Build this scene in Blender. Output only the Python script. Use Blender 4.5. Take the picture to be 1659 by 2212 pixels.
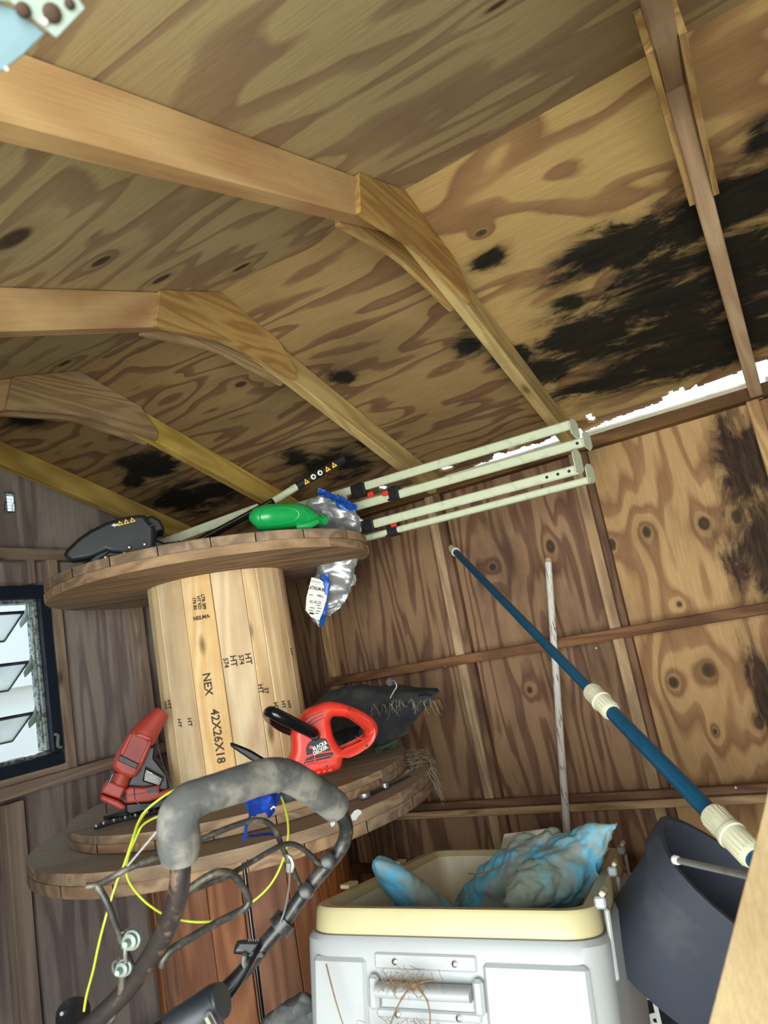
import bpy, bmesh, math, random
from mathutils import Matrix, Vector, noise
random.seed(7)
C = bpy.context.scene.collection
for o in list(bpy.data.objects): bpy.data.objects.remove(o)
sc = bpy.context.scene
V = Vector
# ------------------------------------------------------------------ camera (at the open door, phone held up)
YAW, PIT, ROL, FL = 1.06041203, 0.18262601, -0.18663366, 1489.548
CX, CY = 829.5, 1106.0
_f = V((math.sin(YAW)*math.cos(PIT), math.cos(YAW)*math.cos(PIT), math.sin(PIT)))
_r = _f.cross(V((0, 0, 1))).normalized(); _u = _r.cross(_f)
R_ = _r*math.cos(ROL)+_u*math.sin(ROL); U_ = -_r*math.sin(ROL)+_u*math.cos(ROL); F_ = _f
cam = bpy.data.cameras.new('camera'); co = bpy.data.objects.new('camera', cam); C.objects.link(co)
co.matrix_world = Matrix(((R_.x, U_.x, -F_.x, 0), (R_.y, U_.y, -F_.y, 0), (R_.z, U_.z, -F_.z, 0), (0, 0, 0, 1)))
cam.sensor_fit = 'VERTICAL'; cam.sensor_height = 9.8; cam.lens = FL*9.8/2212
cam.clip_start = 0.02; cam.clip_end = 200
cam.dof.use_dof = True; cam.dof.focus_distance = 2.1; cam.dof.aperture_fstop = cam.lens/3.2
sc.camera = co
# ------------------------------------------------------------------ daylight
w = bpy.data.worlds.new('sky'); sc.world = w; w.use_nodes = True
nt = w.node_tree; bg = nt.nodes['Background']
bg.inputs[0].default_value = (0.80, 0.90, 1.0, 1); bg.inputs[1].default_value = 1.7
sun = bpy.data.lights.new('sun', 'SUN'); sun.energy = 6.0; sun.angle = math.radians(3); sun.color = (1, .95, .85)
so = bpy.data.objects.new('sun', sun); C.objects.link(so)
so.rotation_euler = V((0.45, 0.5, 1.0)).to_track_quat('Z', 'Y').to_euler(); so.location = (3, -4, 8)
def area(name, loc, tgt, sx, sy, e, col):
    l = bpy.data.lights.new(name, 'AREA'); l.shape = 'RECTANGLE'; l.size = sx; l.size_y = sy; l.energy = e; l.color = col
    o = bpy.data.objects.new(name, l); C.objects.link(o); o.location = loc
    o.rotation_euler = (V(loc)-V(tgt)).to_track_quat('Z', 'Y').to_euler(); return o
area('door_daylight', (-1.9, -0.5, -0.35), (1.7, 1.0, 0.6), 3.2, 2.4, 320, (.95, 1.0, .97))
area('window_daylight', (1.1, 3.3, 1.5), (1.5, 1.6, -0.3), 0.8, 0.6, 60, (.72, .86, 1.0))
vs = sc.view_settings; vs.view_transform = 'Standard'; vs.look = 'None'; vs.gamma = 1; vs.exposure = 0.0; vs.use_curve_mapping = False

# ------------------------------------------------------------------ geometry helpers
def ray(x, y): return F_+R_*((x-CX)/FL)-U_*((y-CY)/FL)
def at(x, y, **k):
    d = ray(x, y)
    for a, v in k.items():
        i = 'XYZ'.index(a); return d*(v/d[i])
def Pd(x, y, d): return ray(x, y)*d
def dep(p): return V(p).dot(F_)
XR, ZR = 1.37, 1.02                      # roof ridge
SLR, SLL = 0.318, 0.345                  # roof slopes right / left
def roofz(x): return ZR-SLR*(x-XR) if x > XR else ZR-SLL*(XR-x)
def atroof(x, y):
    d = ray(x, y); t = (ZR+SLR*XR)/(d.z+SLR*d.x); p = d*t
    if p.x < XR: t = (ZR-SLL*XR)/(d.z-SLL*d.x); p = d*t
    return p
def raypl(x, y, p0, n):
    d = ray(x, y); return d*(V(p0).dot(n)/d.dot(n))
MW = {}
def link(o, parent=None, M=None):
    M = M if M is not None else Matrix()
    C.objects.link(o)
    if parent is not None:
        o.parent = parent; o.matrix_parent_inverse = MW[parent.name].inverted()
    o.matrix_basis = M
    MW[o.name] = M.copy() if hasattr(M, 'copy') else M
    return o
def props(o, label=None, cat=None, group=None, kind=None):
    if label: o['label'] = label
    if cat: o['category'] = cat
    if group: o['group'] = group
    if kind: o['kind'] = kind
    return o
def thing(name, loc, label=None, cat=None, group=None, kind=None):
    o = bpy.data.objects.new(name, None); o.empty_display_size = .05
    link(o, None, Matrix.Translation(V(loc))); return props(o, label, cat, group, kind)
def T(p): return Matrix.Translation(V(p))
def frame(o, x, z):                      # matrix with local X along x, Z near z
    x = V(x).normalized(); y = V(z).cross(x).normalized(); z = x.cross(y)
    return Matrix(((x.x, y.x, z.x, o[0]), (x.y, y.y, z.y, o[1]), (x.z, y.z, z.z, o[2]), (0, 0, 0, 1)))
def mobj(name, bm, m, parent=None, M=None, smooth=False):
    me = bpy.data.meshes.new(name)
    bmesh.ops.recalc_face_normals(bm, faces=bm.faces); bm.to_mesh(me); bm.free()
    if smooth:
        for p in me.polygons: p.use_smooth = True
        me.set_sharp_from_angle(angle=math.radians(42))
    me.materials.append(m)
    return link(bpy.data.objects.new(name, me), parent, M)
def bx(bm, c, s, bev=0, rot=None):
    r = bmesh.ops.create_cube(bm, size=1); vs_ = r['verts']
    for v in vs_: v.co = V((v.co.x*s[0], v.co.y*s[1], v.co.z*s[2]))
    if bev:
        es = list({e for v in vs_ for e in v.link_edges})
        rb = bmesh.ops.bevel(bm, geom=es, offset=bev, segments=1, affect='EDGES'); vs_ = list(set(rb['verts']) | {v for v in vs_ if v.is_valid})
    M = T(c) @ (rot if rot is not None else Matrix())
    for v in vs_: v.co = M @ v.co
def box(name, c, s, m, parent=None, bev=0.002, rot=None):
    bm = bmesh.new(); bx(bm, (0, 0, 0), s, bev)
    return mobj(name, bm, m, parent, T(c) @ (rot if rot is not None else Matrix()))
def beam(name, p0, p1, w_, h_, m, parent=None, z=(0, 0, 1), bev=0.003):   # centred on the line
    p0, p1 = V(p0), V(p1); L = (p1-p0).length; bm = bmesh.new(); bx(bm, (L/2, 0, 0), (L, w_, h_), bev)
    return mobj(name, bm, m, parent, frame(p0, p1-p0, z))
def smoothpath(pts, n=6):
    pts = [V(p) for p in pts]
    if n <= 1 or len(pts) < 3: return pts
    out = []
    for i in range(len(pts)-1):
        p0 = pts[max(i-1, 0)]; p1 = pts[i]; p2 = pts[i+1]; p3 = pts[min(i+2, len(pts)-1)]
        for k in range(n):
            t = k/n; out.append(.5*((2*p1)+(p2-p0)*t+(2*p0-5*p1+4*p2-p3)*t*t+(3*p1-p0-3*p2+p3)*t**3))
    return out+[pts[-1]]
def tube_bm(bm, pts, r, seg=10, n=6, flat=1.0):
    P = smoothpath(pts, n); N = len(P); rings = []
    rr = (lambda t: r) if not isinstance(r, (list, tuple)) else (lambda t: r[min(int(t*(len(r)-1)), len(r)-2)]*(1-(t*(len(r)-1)-min(int(t*(len(r)-1)), len(r)-2)))+r[min(int(t*(len(r)-1)), len(r)-2)+1]*(t*(len(r)-1)-min(int(t*(len(r)-1)), len(r)-2)))
    up = V((0, 0, 1)); tg = (P[1]-P[0]).normalized()
    if abs(tg.dot(up)) > .95: up = V((1, 0, 0))
    a = tg.cross(up).normalized()
    for i, p in enumerate(P):
        tg = (P[min(i+1, N-1)]-P[max(i-1, 0)]).normalized()
        a = (a-tg*a.dot(tg)).normalized(); b = tg.cross(a); q = rr(i/(N-1))
        rings.append([bm.verts.new(p+a*math.cos(2*math.pi*k/seg)*q+b*math.sin(2*math.pi*k/seg)*q*flat) for k in range(seg)])
    for i in range(N-1):
        for k in range(seg): bm.faces.new((rings[i][k], rings[i][(k+1) % seg], rings[i+1][(k+1) % seg], rings[i+1][k]))
    bm.faces.new(rings[0][::-1]); bm.faces.new(rings[-1])
def tube(name, pts, r, m, parent=None, seg=10, n=6, flat=1.0):
    o = V(pts[0]); bm = bmesh.new(); tube_bm(bm, [V(p)-o for p in pts], r, seg, n, flat)
    return mobj(name, bm, m, parent, T(o), True)
def lathe_bm(bm, prof, M=Matrix(), n=24):
    rings = [[bm.verts.new(M @ V((r*math.cos(2*math.pi*k/n), r*math.sin(2*math.pi*k/n), z))) for k in range(n)] for r, z in prof]
    for i in range(len(prof)-1):
        for k in range(n): bm.faces.new((rings[i][k], rings[i][(k+1) % n], rings[i+1][(k+1) % n], rings[i+1][k]))
    bm.faces.new(rings[0][::-1]); bm.faces.new(rings[-1])
def lathe(name, prof, M, m, parent=None, n=24):
    bm = bmesh.new(); lathe_bm(bm, prof, Matrix(), n); return mobj(name, bm, m, parent, M, True)
def axisM(p, d):
    d = V(d).normalized(); return T(p) @ d.to_track_quat('Z', 'Y').to_matrix().to_4x4()
def bake(name, data, M, m, parent, smooth=False):     # curve / text data -> mesh object
    tmp = bpy.data.objects.new('tmp', data); C.objects.link(tmp)
    dg = bpy.context.evaluated_depsgraph_get(); me = bpy.data.meshes.new_from_object(tmp.evaluated_get(dg)); me.name = name
    bpy.data.objects.remove(tmp); me.materials.clear(); me.materials.append(m)
    if smooth:
        for p in me.polygons: p.use_smooth = True
        me.set_sharp_from_angle(angle=math.radians(40))
    else:
        for p in me.polygons: p.use_smooth = False
    return link(bpy.data.objects.new(name, me), parent, M)
def planeM(p0, n, up=(0, 0, 1)):          # local Z = n (towards viewer), local Y ~ up
    n = V(n).normalized(); x = V(up).cross(n).normalized(); y = n.cross(x)
    return Matrix(((x.x, y.x, n.x, p0[0]), (x.y, y.y, n.y, p0[1]), (x.z, y.z, n.z, p0[2]), (0, 0, 0, 1)))
def slab(name, loops, p0, n, thick, m, parent=None, bev=0.0, lift=0.0, smooth_out=False, res=2):
    """solid plate cut to an outline (first loop) with holes (other loops), thickness goes back from the plane"""
    n = V(n).normalized(); M = planeM(p0, n); Mi = M.inverted()
    cu = bpy.data.curves.new(name, 'CURVE'); cu.dimensions = '2D'; cu.fill_mode = 'BOTH'; cu.resolution_u = 5
    for lp in loops:
        pts = [Mi @ (raypl(x, y, p0, n)) for x, y in lp]
        if smooth_out:
            s = cu.splines.new('BEZIER'); s.bezier_points.add(len(pts)-1)
            for b, p in zip(s.bezier_points, pts): b.co = (p.x, p.y, 0); b.handle_left_type = b.handle_right_type = 'AUTO'
        else:
            s = cu.splines.new('POLY'); s.points.add(len(pts)-1)
            for b, p in zip(s.points, pts): b.co = (p.x, p.y, 0, 1)
        s.use_cyclic_u = True
    cu.bevel_depth = bev; cu.bevel_resolution = res; cu.extrude = max(thick/2-bev, 0.0001); cu.offset = -bev
    return bake(name, cu, M @ T((0, 0, lift-thick/2)), m, parent, bev > 0)
def text(name, s, M, size, m, parent, ext=0.0002, ax='CENTER', shear=0, sx=1.0, bold=0):
    cu = bpy.data.curves.new(name, 'FONT'); cu.body = s; cu.size = size; cu.align_x = ax; cu.align_y = 'CENTER'; cu.extrude = ext
    cu.shear = shear; cu.resolution_u = 2; cu.offset = bold
    return bake(name, cu, M @ Matrix.Diagonal((sx, 1, 1, 1)), m, parent)
def evalmods(o):
    dg = bpy.context.evaluated_depsgraph_get(); me = bpy.data.meshes.new_from_object(o.evaluated_get(dg))
    o.modifiers.clear(); o.data = me
    for p in me.polygons: p.use_smooth = True
    return o

# ------------------------------------------------------------------ materials
def s2l(c): return tuple((x/255/12.92 if x/255 <= .04045 else ((x/255+.055)/1.055)**2.4) for x in c)+(1,)
class NT:
    def __init__(s, name):
        s.m = bpy.data.materials.new(name); s.m.use_nodes = True; s.t = s.m.node_tree; s.b = s.t.nodes['Principled BSDF']
    def n(s, typ, ins={}, **at_):
        nd = s.t.nodes.new(typ)
        for k, v in at_.items(): setattr(nd, k, v)
        for k, v in ins.items():
            i = nd.inputs[k]
            if isinstance(v, bpy.types.NodeSocket): s.t.links.new(v, i)
            else: i.default_value = v
        return nd
    def ma(s, op, a, b=0.0, c=0.0, clamp=False):
        nd = s.n('ShaderNodeMath', {0: a, 1: b, 2: c}, operation=op); nd.use_clamp = clamp; return nd.outputs[0]
    def vm(s, op, a, b=(0, 0, 0)):
        nd = s.n('ShaderNodeVectorMath', {0: a, 1: b}, operation=op); return nd.outputs['Value' if op == 'LENGTH' else 'Vector']
    def noise(s, vec, scale, detail=3, rough=.55, dist=0.0, col=False):
        nd = s.n('ShaderNodeTexNoise', {'Vector': vec, 'Scale': scale, 'Detail': detail, 'Roughness': rough, 'Distortion': dist})
        return nd.outputs['Color' if col else 'Fac']
    def ramp(s, fac, stops, interp='LINEAR'):
        nd = s.n('ShaderNodeValToRGB', {'Fac': fac}); cr = nd.color_ramp; cr.interpolation = interp
        while len(cr.elements) < len(stops): cr.elements.new(.5)
        for e, (p, c) in zip(cr.elements, stops): e.position = p; e.color = c if len(c) == 4 else tuple(c)+(1,)
        return nd.outputs['Color']
    def mr(s, v, a, b, c=0.0, d=1.0, smooth=False):
        nd = s.n('ShaderNodeMapRange', {'Value': v, 'From Min': a, 'From Max': b, 'To Min': c, 'To Max': d})
        if smooth: nd.interpolation_type = 'SMOOTHSTEP'
        return nd.outputs[0]
    def mix(s, f, a, b, mode='MIX'):
        nd = s.n('ShaderNodeMix', data_type='RGBA', blend_type=mode)
        for i, v in ((0, f), (6, a), (7, b)):
            if isinstance(v, bpy.types.NodeSocket): s.t.links.new(v, nd.inputs[i])
            else: nd.inputs[i].default_value = v
        return nd.outputs[2]
    def fin(s, col, rough=.75, bump=None, bs=.3, bd=.002, metal=0.0, spec=.3):
        def put(k, v):
            if isinstance(v, bpy.types.NodeSocket): s.t.links.new(v, s.b.inputs[k])
            else: s.b.inputs[k].default_value = v
        put('Base Color', col); put('Roughness', rough); put('Metallic', metal); put('Specular IOR Level', spec)
        if bump is not None:
            b = s.n('ShaderNodeBump', {'Height': bump, 'Strength': bs, 'Distance': bd}); s.t.links.new(b.outputs[0], s.b.inputs['Normal'])
        return s.m
def lumber(name, light, dark, freq=1.0, var=.25, grime=.3, grimec=(40, 32, 24), knots=True, dust=0.0, dustc=(140, 128, 112)):
    """sawn board, grain along the object's own X"""
    k = NT(name); tc = k.n('ShaderNodeTexCoord').outputs['Object']; rnd = k.n('ShaderNodeObjectInfo').outputs['Random']
    off = k.n('ShaderNodeCombineXYZ', {0: k.ma('MULTIPLY', rnd, 37.0), 1: k.ma('MULTIPLY', rnd, 11.0), 2: k.ma('MULTIPLY', rnd, 23.0)}).outputs[0]
    p = k.vm('ADD', tc, off)
    h = k.noise(k.vm('MULTIPLY', p, (1.2*freq, 9*freq, 9*freq)), 1.0, 1.5, .5, .4)
    band = k.ma('SINE', k.ma('MULTIPLY', h, 55.0))
    fib = k.noise(k.vm('MULTIPLY', p, (6, 260, 260)), 1.0, 3, .6)
    big = k.noise(k.vm('MULTIPLY', p, (3, 7, 7)), 1.0, 4, .6)
    f = k.ma('ADD', k.ma('MULTIPLY', band, .22), k.ma('ADD', k.ma('MULTIPLY', fib, .55), .22))
    c = k.ramp(f, [(.15, s2l(light)), (.85, s2l(dark))])
    if knots:
        vo = k.n('ShaderNodeTexVoronoi', {'Vector': k.vm('MULTIPLY', p, (3.2, 9, 9)), 'Scale': 1.0}, feature='F1')
        c = k.mix(k.mr(vo.outputs['Distance'], .03, .15, .85, 0.0, True), c, s2l(tuple(x*.45 for x in dark)))
    g = k.mr(big, .42, .72, 0.0, grime, True)
    c = k.mix(g, c, s2l(grimec))
    hv = k.n('ShaderNodeHueSaturation', {'Hue': .5, 'Saturation': k.mr(rnd, 0, 1, .85, 1.1), 'Value': k.mr(rnd, 0, 1, 1-var, 1+var*.4), 'Color': c}).outputs[0]
    if dust:
        nz = k.n('ShaderNodeSeparateXYZ', {0: k.n('ShaderNodeNewGeometry').outputs['Normal']}).outputs[2]
        hv = k.mix(k.ma('MULTIPLY', k.mr(nz, .6, .9, 0, 1), k.mr(big, .3, .6, dust*.6, dust)), hv, s2l(dustc))
    return k.fin(hv, .8, k.ma('ADD', fib, k.ma('MULTIPLY', band, .1)), .35, .0015)
def plywood(name, grain, light, dark, blob=(1.0, 5.0), turns=5.0, knots=(), mold=None, stain=.35, seed=0.0, stainc=(45, 32, 24), holes=None, sharp=.22, duty=.62, moldc=((2, 3, 4), (24, 27, 20))):
    """rotary-cut sheet; grain axis 'Y' (roof) or 'Z' (walls), laid out in room coordinates"""
    k = NT(name); pos = k.n('ShaderNodeNewGeometry').outputs['Position']
    p = k.vm('ADD', pos, (seed*3.1, seed*1.7, seed*2.3))
    a, b = blob
    def sv(g_, c_): return (c_, g_, c_) if grain == 'Y' else (c_, c_, g_)
    wob = k.noise(k.vm('MULTIPLY', p, sv(3, 7)), 1.0, 3, .55)
    h = k.noise(k.vm('MULTIPLY', p, sv(a, b)), 1.0, 2.2, .5, .25)
    h = k.ma('ADD', h, k.ma('MULTIPLY', k.ma('SUBTRACT', wob, .5), .10))
    kd = None
    for (kc, ra, rb) in knots:
        d = k.vm('LENGTH', k.vm('MULTIPLY', k.vm('SUBTRACT', pos, tuple(kc)), sv(1/ra, 1/rb)))
        h = k.ma('ADD', h, k.ma('MULTIPLY', k.ma('DIVIDE', 1.0, k.ma('ADD', k.ma('MULTIPLY', d, .8), 1.0)), .42))
        kd = d if kd is None else k.ma('MINIMUM', kd, d)
    fr = k.ma('FRACT', k.ma('MULTIPLY', h, turns))
    c = k.ramp(fr, [(0.0, s2l(light)), (duty-sharp, s2l(light)), (duty, s2l(dark)), (.9, s2l(tuple((x*2+y)/3 for x, y in zip(dark, light)))), (1.0, s2l(light))])
    fib = k.noise(k.vm('MULTIPLY', p, sv(9, 230)), 1.0, 4, .7)
    c = k.mix(1.0, c, k.ramp(fib, [(.3, (.84, .82, .80)), (.7, (1.08, 1.08, 1.08))]), 'MULTIPLY')
    med = k.noise(k.vm('MULTIPLY', p, sv(1.3, 3.2)), 1.0, 5, .62)
    c = k.mix(k.mr(med, .45, .75, 0, stain, True), c, s2l(stainc))
    big = k.noise(k.vm('MULTIPLY', p, (.9, .9, .9)), 1.0, 2, .5)
    c = k.mix(1.0, c, k.ramp(big, [(.3, (.85, .83, .8)), (.7, (1.1, 1.1, 1.08))]), 'MULTIPLY')
    if kd is not None:
        wk = k.ma('ADD', kd, k.ma('MULTIPLY', k.ma('SUBTRACT', wob, .5), .5))
        c = k.mix(k.mr(wk, .55, 1.0, .88, 0, True), c, s2l((44, 34, 26)))
        c = k.mix(k.mr(wk, .9, 2.4, .22, 0, True), c, s2l((80, 58, 38)))
    if mold:
        mm = None
        for (kc, ra, rb) in mold:
            d = k.vm('LENGTH', k.vm('MULTIPLY', k.vm('SUBTRACT', pos, tuple(kc)), sv(1/ra, 1/rb)))
            mm = d if mm is None else k.n('ShaderNodeMath', {0: mm, 1: d, 2: .35}, operation='SMOOTH_MIN').outputs[0]
        nz = k.noise(k.vm('MULTIPLY', p, sv(4, 11)), 1.0, 6, .68, .5)
        e = k.ma('ADD', mm, k.ma('MULTIPLY', k.ma('SUBTRACT', nz, .5), 3.4))
        streak = k.noise(k.vm('MULTIPLY', p, sv(9, 60)), 1.0, 4, .7)
        mc = k.ramp(streak, [(.4, s2l(moldc[0])), (.75, s2l(moldc[1]))])
        c = k.mix(k.mr(e, .8, 1.7, .5, 0, True), c, s2l((70, 60, 40)))
        c = k.mix(k.mr(e, .58, 1.15, .96, 0, True), c, mc)
    return k.fin(c, .82, k.ma('ADD', fib, k.ma('MULTIPLY', fr, .15)), .25, .0012)
def plain(name, col, rough=.5, metal=0.0, dirt=0.0, dirtc=(90, 80, 65), ds=18.0, spec=.5, bump=0.0, bscale=60, th=(.48, .68), var=None, trans=0.0, sheen=0.0):
    k = NT(name); tc = k.n('ShaderNodeTexCoord').outputs['Object']
    c = s2l(col)
    n1 = k.noise(tc, ds, 5, .62)
    if var: c = k.mix(k.mr(k.noise(tc, ds*.45, 3, .5), .4, .62, 0, 1, True), c, s2l(var))
    c = k.mix(k.mr(n1, th[0], th[1], dirt*.12, dirt, True), c, s2l(dirtc))
    m = k.fin(c, k.mr(n1, .4, .7, rough, min(1, rough+.25*dirt)), k.noise(tc, bscale, 4, .6) if bump else None, bump, .002, metal, spec)
    if trans: k.b.inputs['Transmission Weight'].default_value = trans
    return m

kc = lambda x, y: atroof(x, y)
wk = lambda x, y: at(x, y, X=2.6)
M = {}
MOLD = [((kc(x, y)), ra, rb) for x, y, ra, rb in [
    (1330, 545, .16, .09), (1420, 640, .20, .17), (1290, 730, .19, .16), (1440, 770, .22, .17), (1330, 810, .2, .12), (1480, 690, .2, .17),
    (1590, 440, .20, .12), (1640, 560, .28, .18), (1600, 700, .3, .16), (1655, 300, .06, .06), (1500, 320, .03, .03), (1230, 650, .07, .05), (1060, 560, .05, .03),
    (735, 812, .055, .045), (1010, 745, .05, .05), (1110, 770, .06, .06), (1180, 800, .10, .09), (960, 600, .03, .03),
    (730, 1000, .13, .11), (640, 985, .08, .06), (800, 960, .05, .05),
    (330, 1010, .11, .11), (400, 1080, .14, .15), (290, 1040, .06, .06), (470, 1060, .13, .1), (60, 905, .09, .05)]]
M['roof_l'] = plywood('plywood_roof_left', 'Y', (192, 174, 134), (158, 134, 108), (1.15, 4.6), 6.0,
    [(kc(30, 515), .055, .028), (kc(218, 565), .035, .016), (kc(348, 603), .035, .016), (kc(522, 577), .035, .016), (kc(140, 785), .035, .015), (kc(1074, 12), .02, .008)], stain=.10, seed=1.3, duty=.6, sharp=.07)
M['roof_r'] = plywood('plywood_roof_right', 'Y', (158, 130, 88), (116, 86, 62), (1.1, 6.0), 8.0,
    [(kc(1040, 505), .02, .012), (kc(520, 830), .03, .015)], MOLD, stain=.42, seed=4.1, sharp=.08, stainc=(52, 38, 28))
M['roof_r2'] = plywood('plywood_roof_right_warm', 'Y', (184, 154, 102), (138, 104, 72), (1.5, 3.8), 5.0,
    [(kc(1040, 503), .02, .012)], MOLD, stain=.22, seed=7.7, sharp=.08, stainc=(70, 48, 34))
WK = [(wk(x, y), a, b) for x, y, a, b in [(1521, 1131, .030, .024), (1592, 1116, .034, .022), (1323, 1176, .032, .018), (1397, 1149, .03, .02), (1530, 1448, .032, .028),
    (1455, 1474, .028, .024), (1640, 1560, .03, .02), (1545, 1580, .015, .01), (1468, 1305, .012, .01)]]
M['wall_r1'] = plywood('plywood_wall_orange', 'Z', (186, 150, 106), (144, 106, 74), (.8, 5.5), 7.0, WK,
    [(at(1650, 1180, X=2.6), .2, .12), (at(1600, 1000, X=2.6), .16, .09), (at(1655, 1480, X=2.6), .16, .05)], stain=.55, seed=2.2, moldc=((34, 24, 20), (80, 56, 38)))
M['wall_r2'] = plywood('plywood_wall_brown', 'Z', (152, 120, 92), (108, 78, 62), (.85, 7.5), 7.5,
    [(wk(1065, 1225), .02, .02), (wk(1190, 1180), .03, .02), (wk(1145, 1490), .014, .012)], stain=.6, seed=5.2, stainc=(58, 40, 32))
M['wall_b'] = plywood('plywood_wall_grey', 'Z', (178, 166, 160), (142, 126, 126), (.7, 8.0), 5.0, (), stain=.4, seed=9.2, stainc=(64, 52, 54))
M['outer'] = plain('weathered_outer_ply', (190, 190, 180), .8, dirt=.3)
M['rafter'] = lumber('rafter_lumber', (206, 176, 132), (174, 134, 98), .7, .12, .3, (90, 66, 44))
M['rafter_glow'] = lumber('rafter_lumber_eave_glow', (208, 182, 112), (172, 140, 80), .8, .10, .3, (80, 70, 36))  # same rafter wood, with the yellow light at the eave tinted into its colour
M['gusset'] = lumber('gusset_ply', (188, 158, 104), (146, 108, 68), 1.4, .08, .2, (90, 70, 40), False)
M['stud'] = lumber('stud_lumber', (206, 172, 128), (160, 124, 88), .9, .15, .5, (58, 44, 34))
M['girt'] = lumber('girt_lumber', (142, 102, 70), (98, 66, 46), .9, .12, .5, (44, 32, 26), False)
M['plate'] = lumber('plate_lumber', (128, 98, 62), (84, 60, 40), .8, .10, .6, (34, 26, 22))
M['stud_g'] = lumber('stud_lumber_grey', (188, 168, 148), (146, 124, 112), .9, .15, .3, (72, 58, 52))
M['drum'] = lumber('pine_stave', (250, 222, 174), (224, 184, 130), .55, .12, .35, (150, 108, 70))
M['cedar'] = lumber('red_stave', (168, 112, 74), (122, 72, 46), .8, .22, .25, (70, 40, 26), False)
M['flange'] = lumber('flange_plank', (180, 150, 116), (130, 102, 80), .8, .16, .5, (84, 70, 58), False)
M['flange_d'] = lumber('flange_plank_dusty', (176, 150, 120), (126, 104, 84), .8, .16, .45, (88, 76, 66), False, .85)
M['doorply'] = plywood('door_ply', 'Z', (150, 132, 98), (136, 116, 84), (.8, 3.0), 3.0, (), stain=.12, seed=3.0, stainc=(170, 130, 80))
M['soffit'] = plain('white_soffit_paint', (232, 232, 222), .7, dirt=.4, dirtc=(120, 110, 80), ds=9)
M['galv'] = plain('galvanised_paint', (128, 142, 134), .45, .2, .5, (96, 70, 44), 26, bump=.2)
M['bluegrey'] = plain('blue_grey_paint', (96, 122, 132), .5, .1, .3, (60, 70, 72), 20)
M['rust'] = plain('rust', (60, 44, 30), .8, .2, .6, (50, 34, 26), 60)
M['rail'] = plain('pale_green_enamel', (196, 204, 176), .38, .0, .35, (132, 128, 96), 40, th=(.5, .72))
M['steel'] = plain('dull_steel', (170, 172, 170), .38, .85, .3, (110, 96, 80), 40)
M['chrome'] = plain('bright_bolt', (215, 215, 215), .2, .95)
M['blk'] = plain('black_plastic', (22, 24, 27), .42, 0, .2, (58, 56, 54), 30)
M['blkshine'] = plain('black_gloss', (14, 16, 19), .16, 0, .12, (60, 62, 66), 30)
M['guard'] = plain('dusty_black_plastic', (26, 32, 38), .45, 0, .35, (64, 68, 70), 9)
M['tube'] = plain('black_tube_paint', (30, 32, 34), .3, .3, .55, (98, 92, 84), 34, th=(.5, .66))
M['rusttube'] = plain('rusted_tube_paint', (34, 35, 37), .35, .3, .8, (120, 92, 76), 30, th=(.6, .7))
M['foam'] = plain('dusty_foam', (66, 67, 68), .9, 0, .7, (132, 128, 118), 16, bump=.6, bscale=90, th=(.42, .62))
M['thintube'] = plain('worn_thin_rod', (54, 54, 54), .4, .5, .7, (130, 122, 108), 40)
M['red'] = plain('orange_red_plastic', (222, 52, 36), .36, 0, .22, (140, 84, 66), 12)
M['redold'] = plain('faded_red_plastic', (176, 62, 50), .5, 0, .35, (132, 82, 70), 16)
M['reddark'] = plain('recess_red_plastic', (150, 50, 44), .5, 0, .3, (110, 70, 64), 16)
M['green'] = plain('green_plastic', (22, 150, 74), .3, 0, .14, (18, 92, 52), 14, bump=.08, bscale=20)
M['bag'] = plain('silver_foil', (176, 178, 180), .34, .45, .25, (104, 104, 104), 14, bump=.3, bscale=16)
M['bagblue'] = plain('blue_foil', (30, 84, 176), .35, .1, .2, (16, 44, 96), 20)
M['white'] = plain('white_print', (226, 226, 220), .6, 0, .06, (150, 150, 140), 30)
M['ink'] = plain('black_ink', (24, 22, 22), .7)
M['stamp'] = plain('stamp_ink', (64, 56, 48), .9, 0, .5, (150, 120, 86), 90, th=(.5, .6))
M['yellow'] = plain('warning_yellow', (238, 190, 60), .5)
M['cord'] = plain('yellow_green_cord', (172, 184, 50), .5)
M['cooler'] = plain('cooler_white', (150, 153, 155), .42, 0, .20, (134, 126, 108), 9, th=(.5, .72))
M['rim'] = plain('yellowed_rim', (176, 167, 128), .42, 0, .28, (156, 138, 96), 8, th=(.5, .7))
M['cooler_in'] = plain('cooler_lining', (216, 208, 182), .5, 0, .3, (170, 156, 124), 8)
M['dry'] = plain('dry_roots', (116, 92, 60), .9, 0, .5, (78, 58, 38), 60)
M['straw'] = plain('grey_straw', (150, 138, 116), .9, 0, .5, (90, 78, 66), 60)
M['pillow'] = plain('faded_blue_vinyl', (80, 168, 204), .6, 0, .85, (138, 142, 128), 9, bump=1.0, bscale=26, th=(.44, .55), var=(118, 172, 176))
M['poolblue'] = plain('blue_anodised', (22, 88, 124), .34, .35, .35, (14, 52, 74), 30)
M['cream'] = plain('cream_plastic', (214, 212, 184), .45, 0, .35, (150, 146, 118), 24)
k_ = NT('flaking_white_paint'); v_ = k_.vm('MULTIPLY', k_.n('ShaderNodeTexCoord').outputs['Object'], (160, 160, 9)); n_ = k_.noise(v_, 1.0, 4, .6)
M['stick'] = k_.fin(k_.mix(k_.mr(n_, .56, .64, 0, .85, True), s2l((214, 210, 202)), s2l((84, 74, 60))), .7, n_, .3)
M['bin'] = plain('dark_rubber', (40, 46, 58), .62, 0, .45, (72, 76, 78), 7, bump=.12, bscale=120)
M['bin_in'] = plain('dark_rubber_inside', (20, 24, 30), .8, 0, .2, (40, 42, 44), 9)
M['torn'] = plain('torn_black_rubber', (66, 68, 72), .85, 0, .6, (104, 102, 98), 16, bump=1.0, bscale=40)
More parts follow.
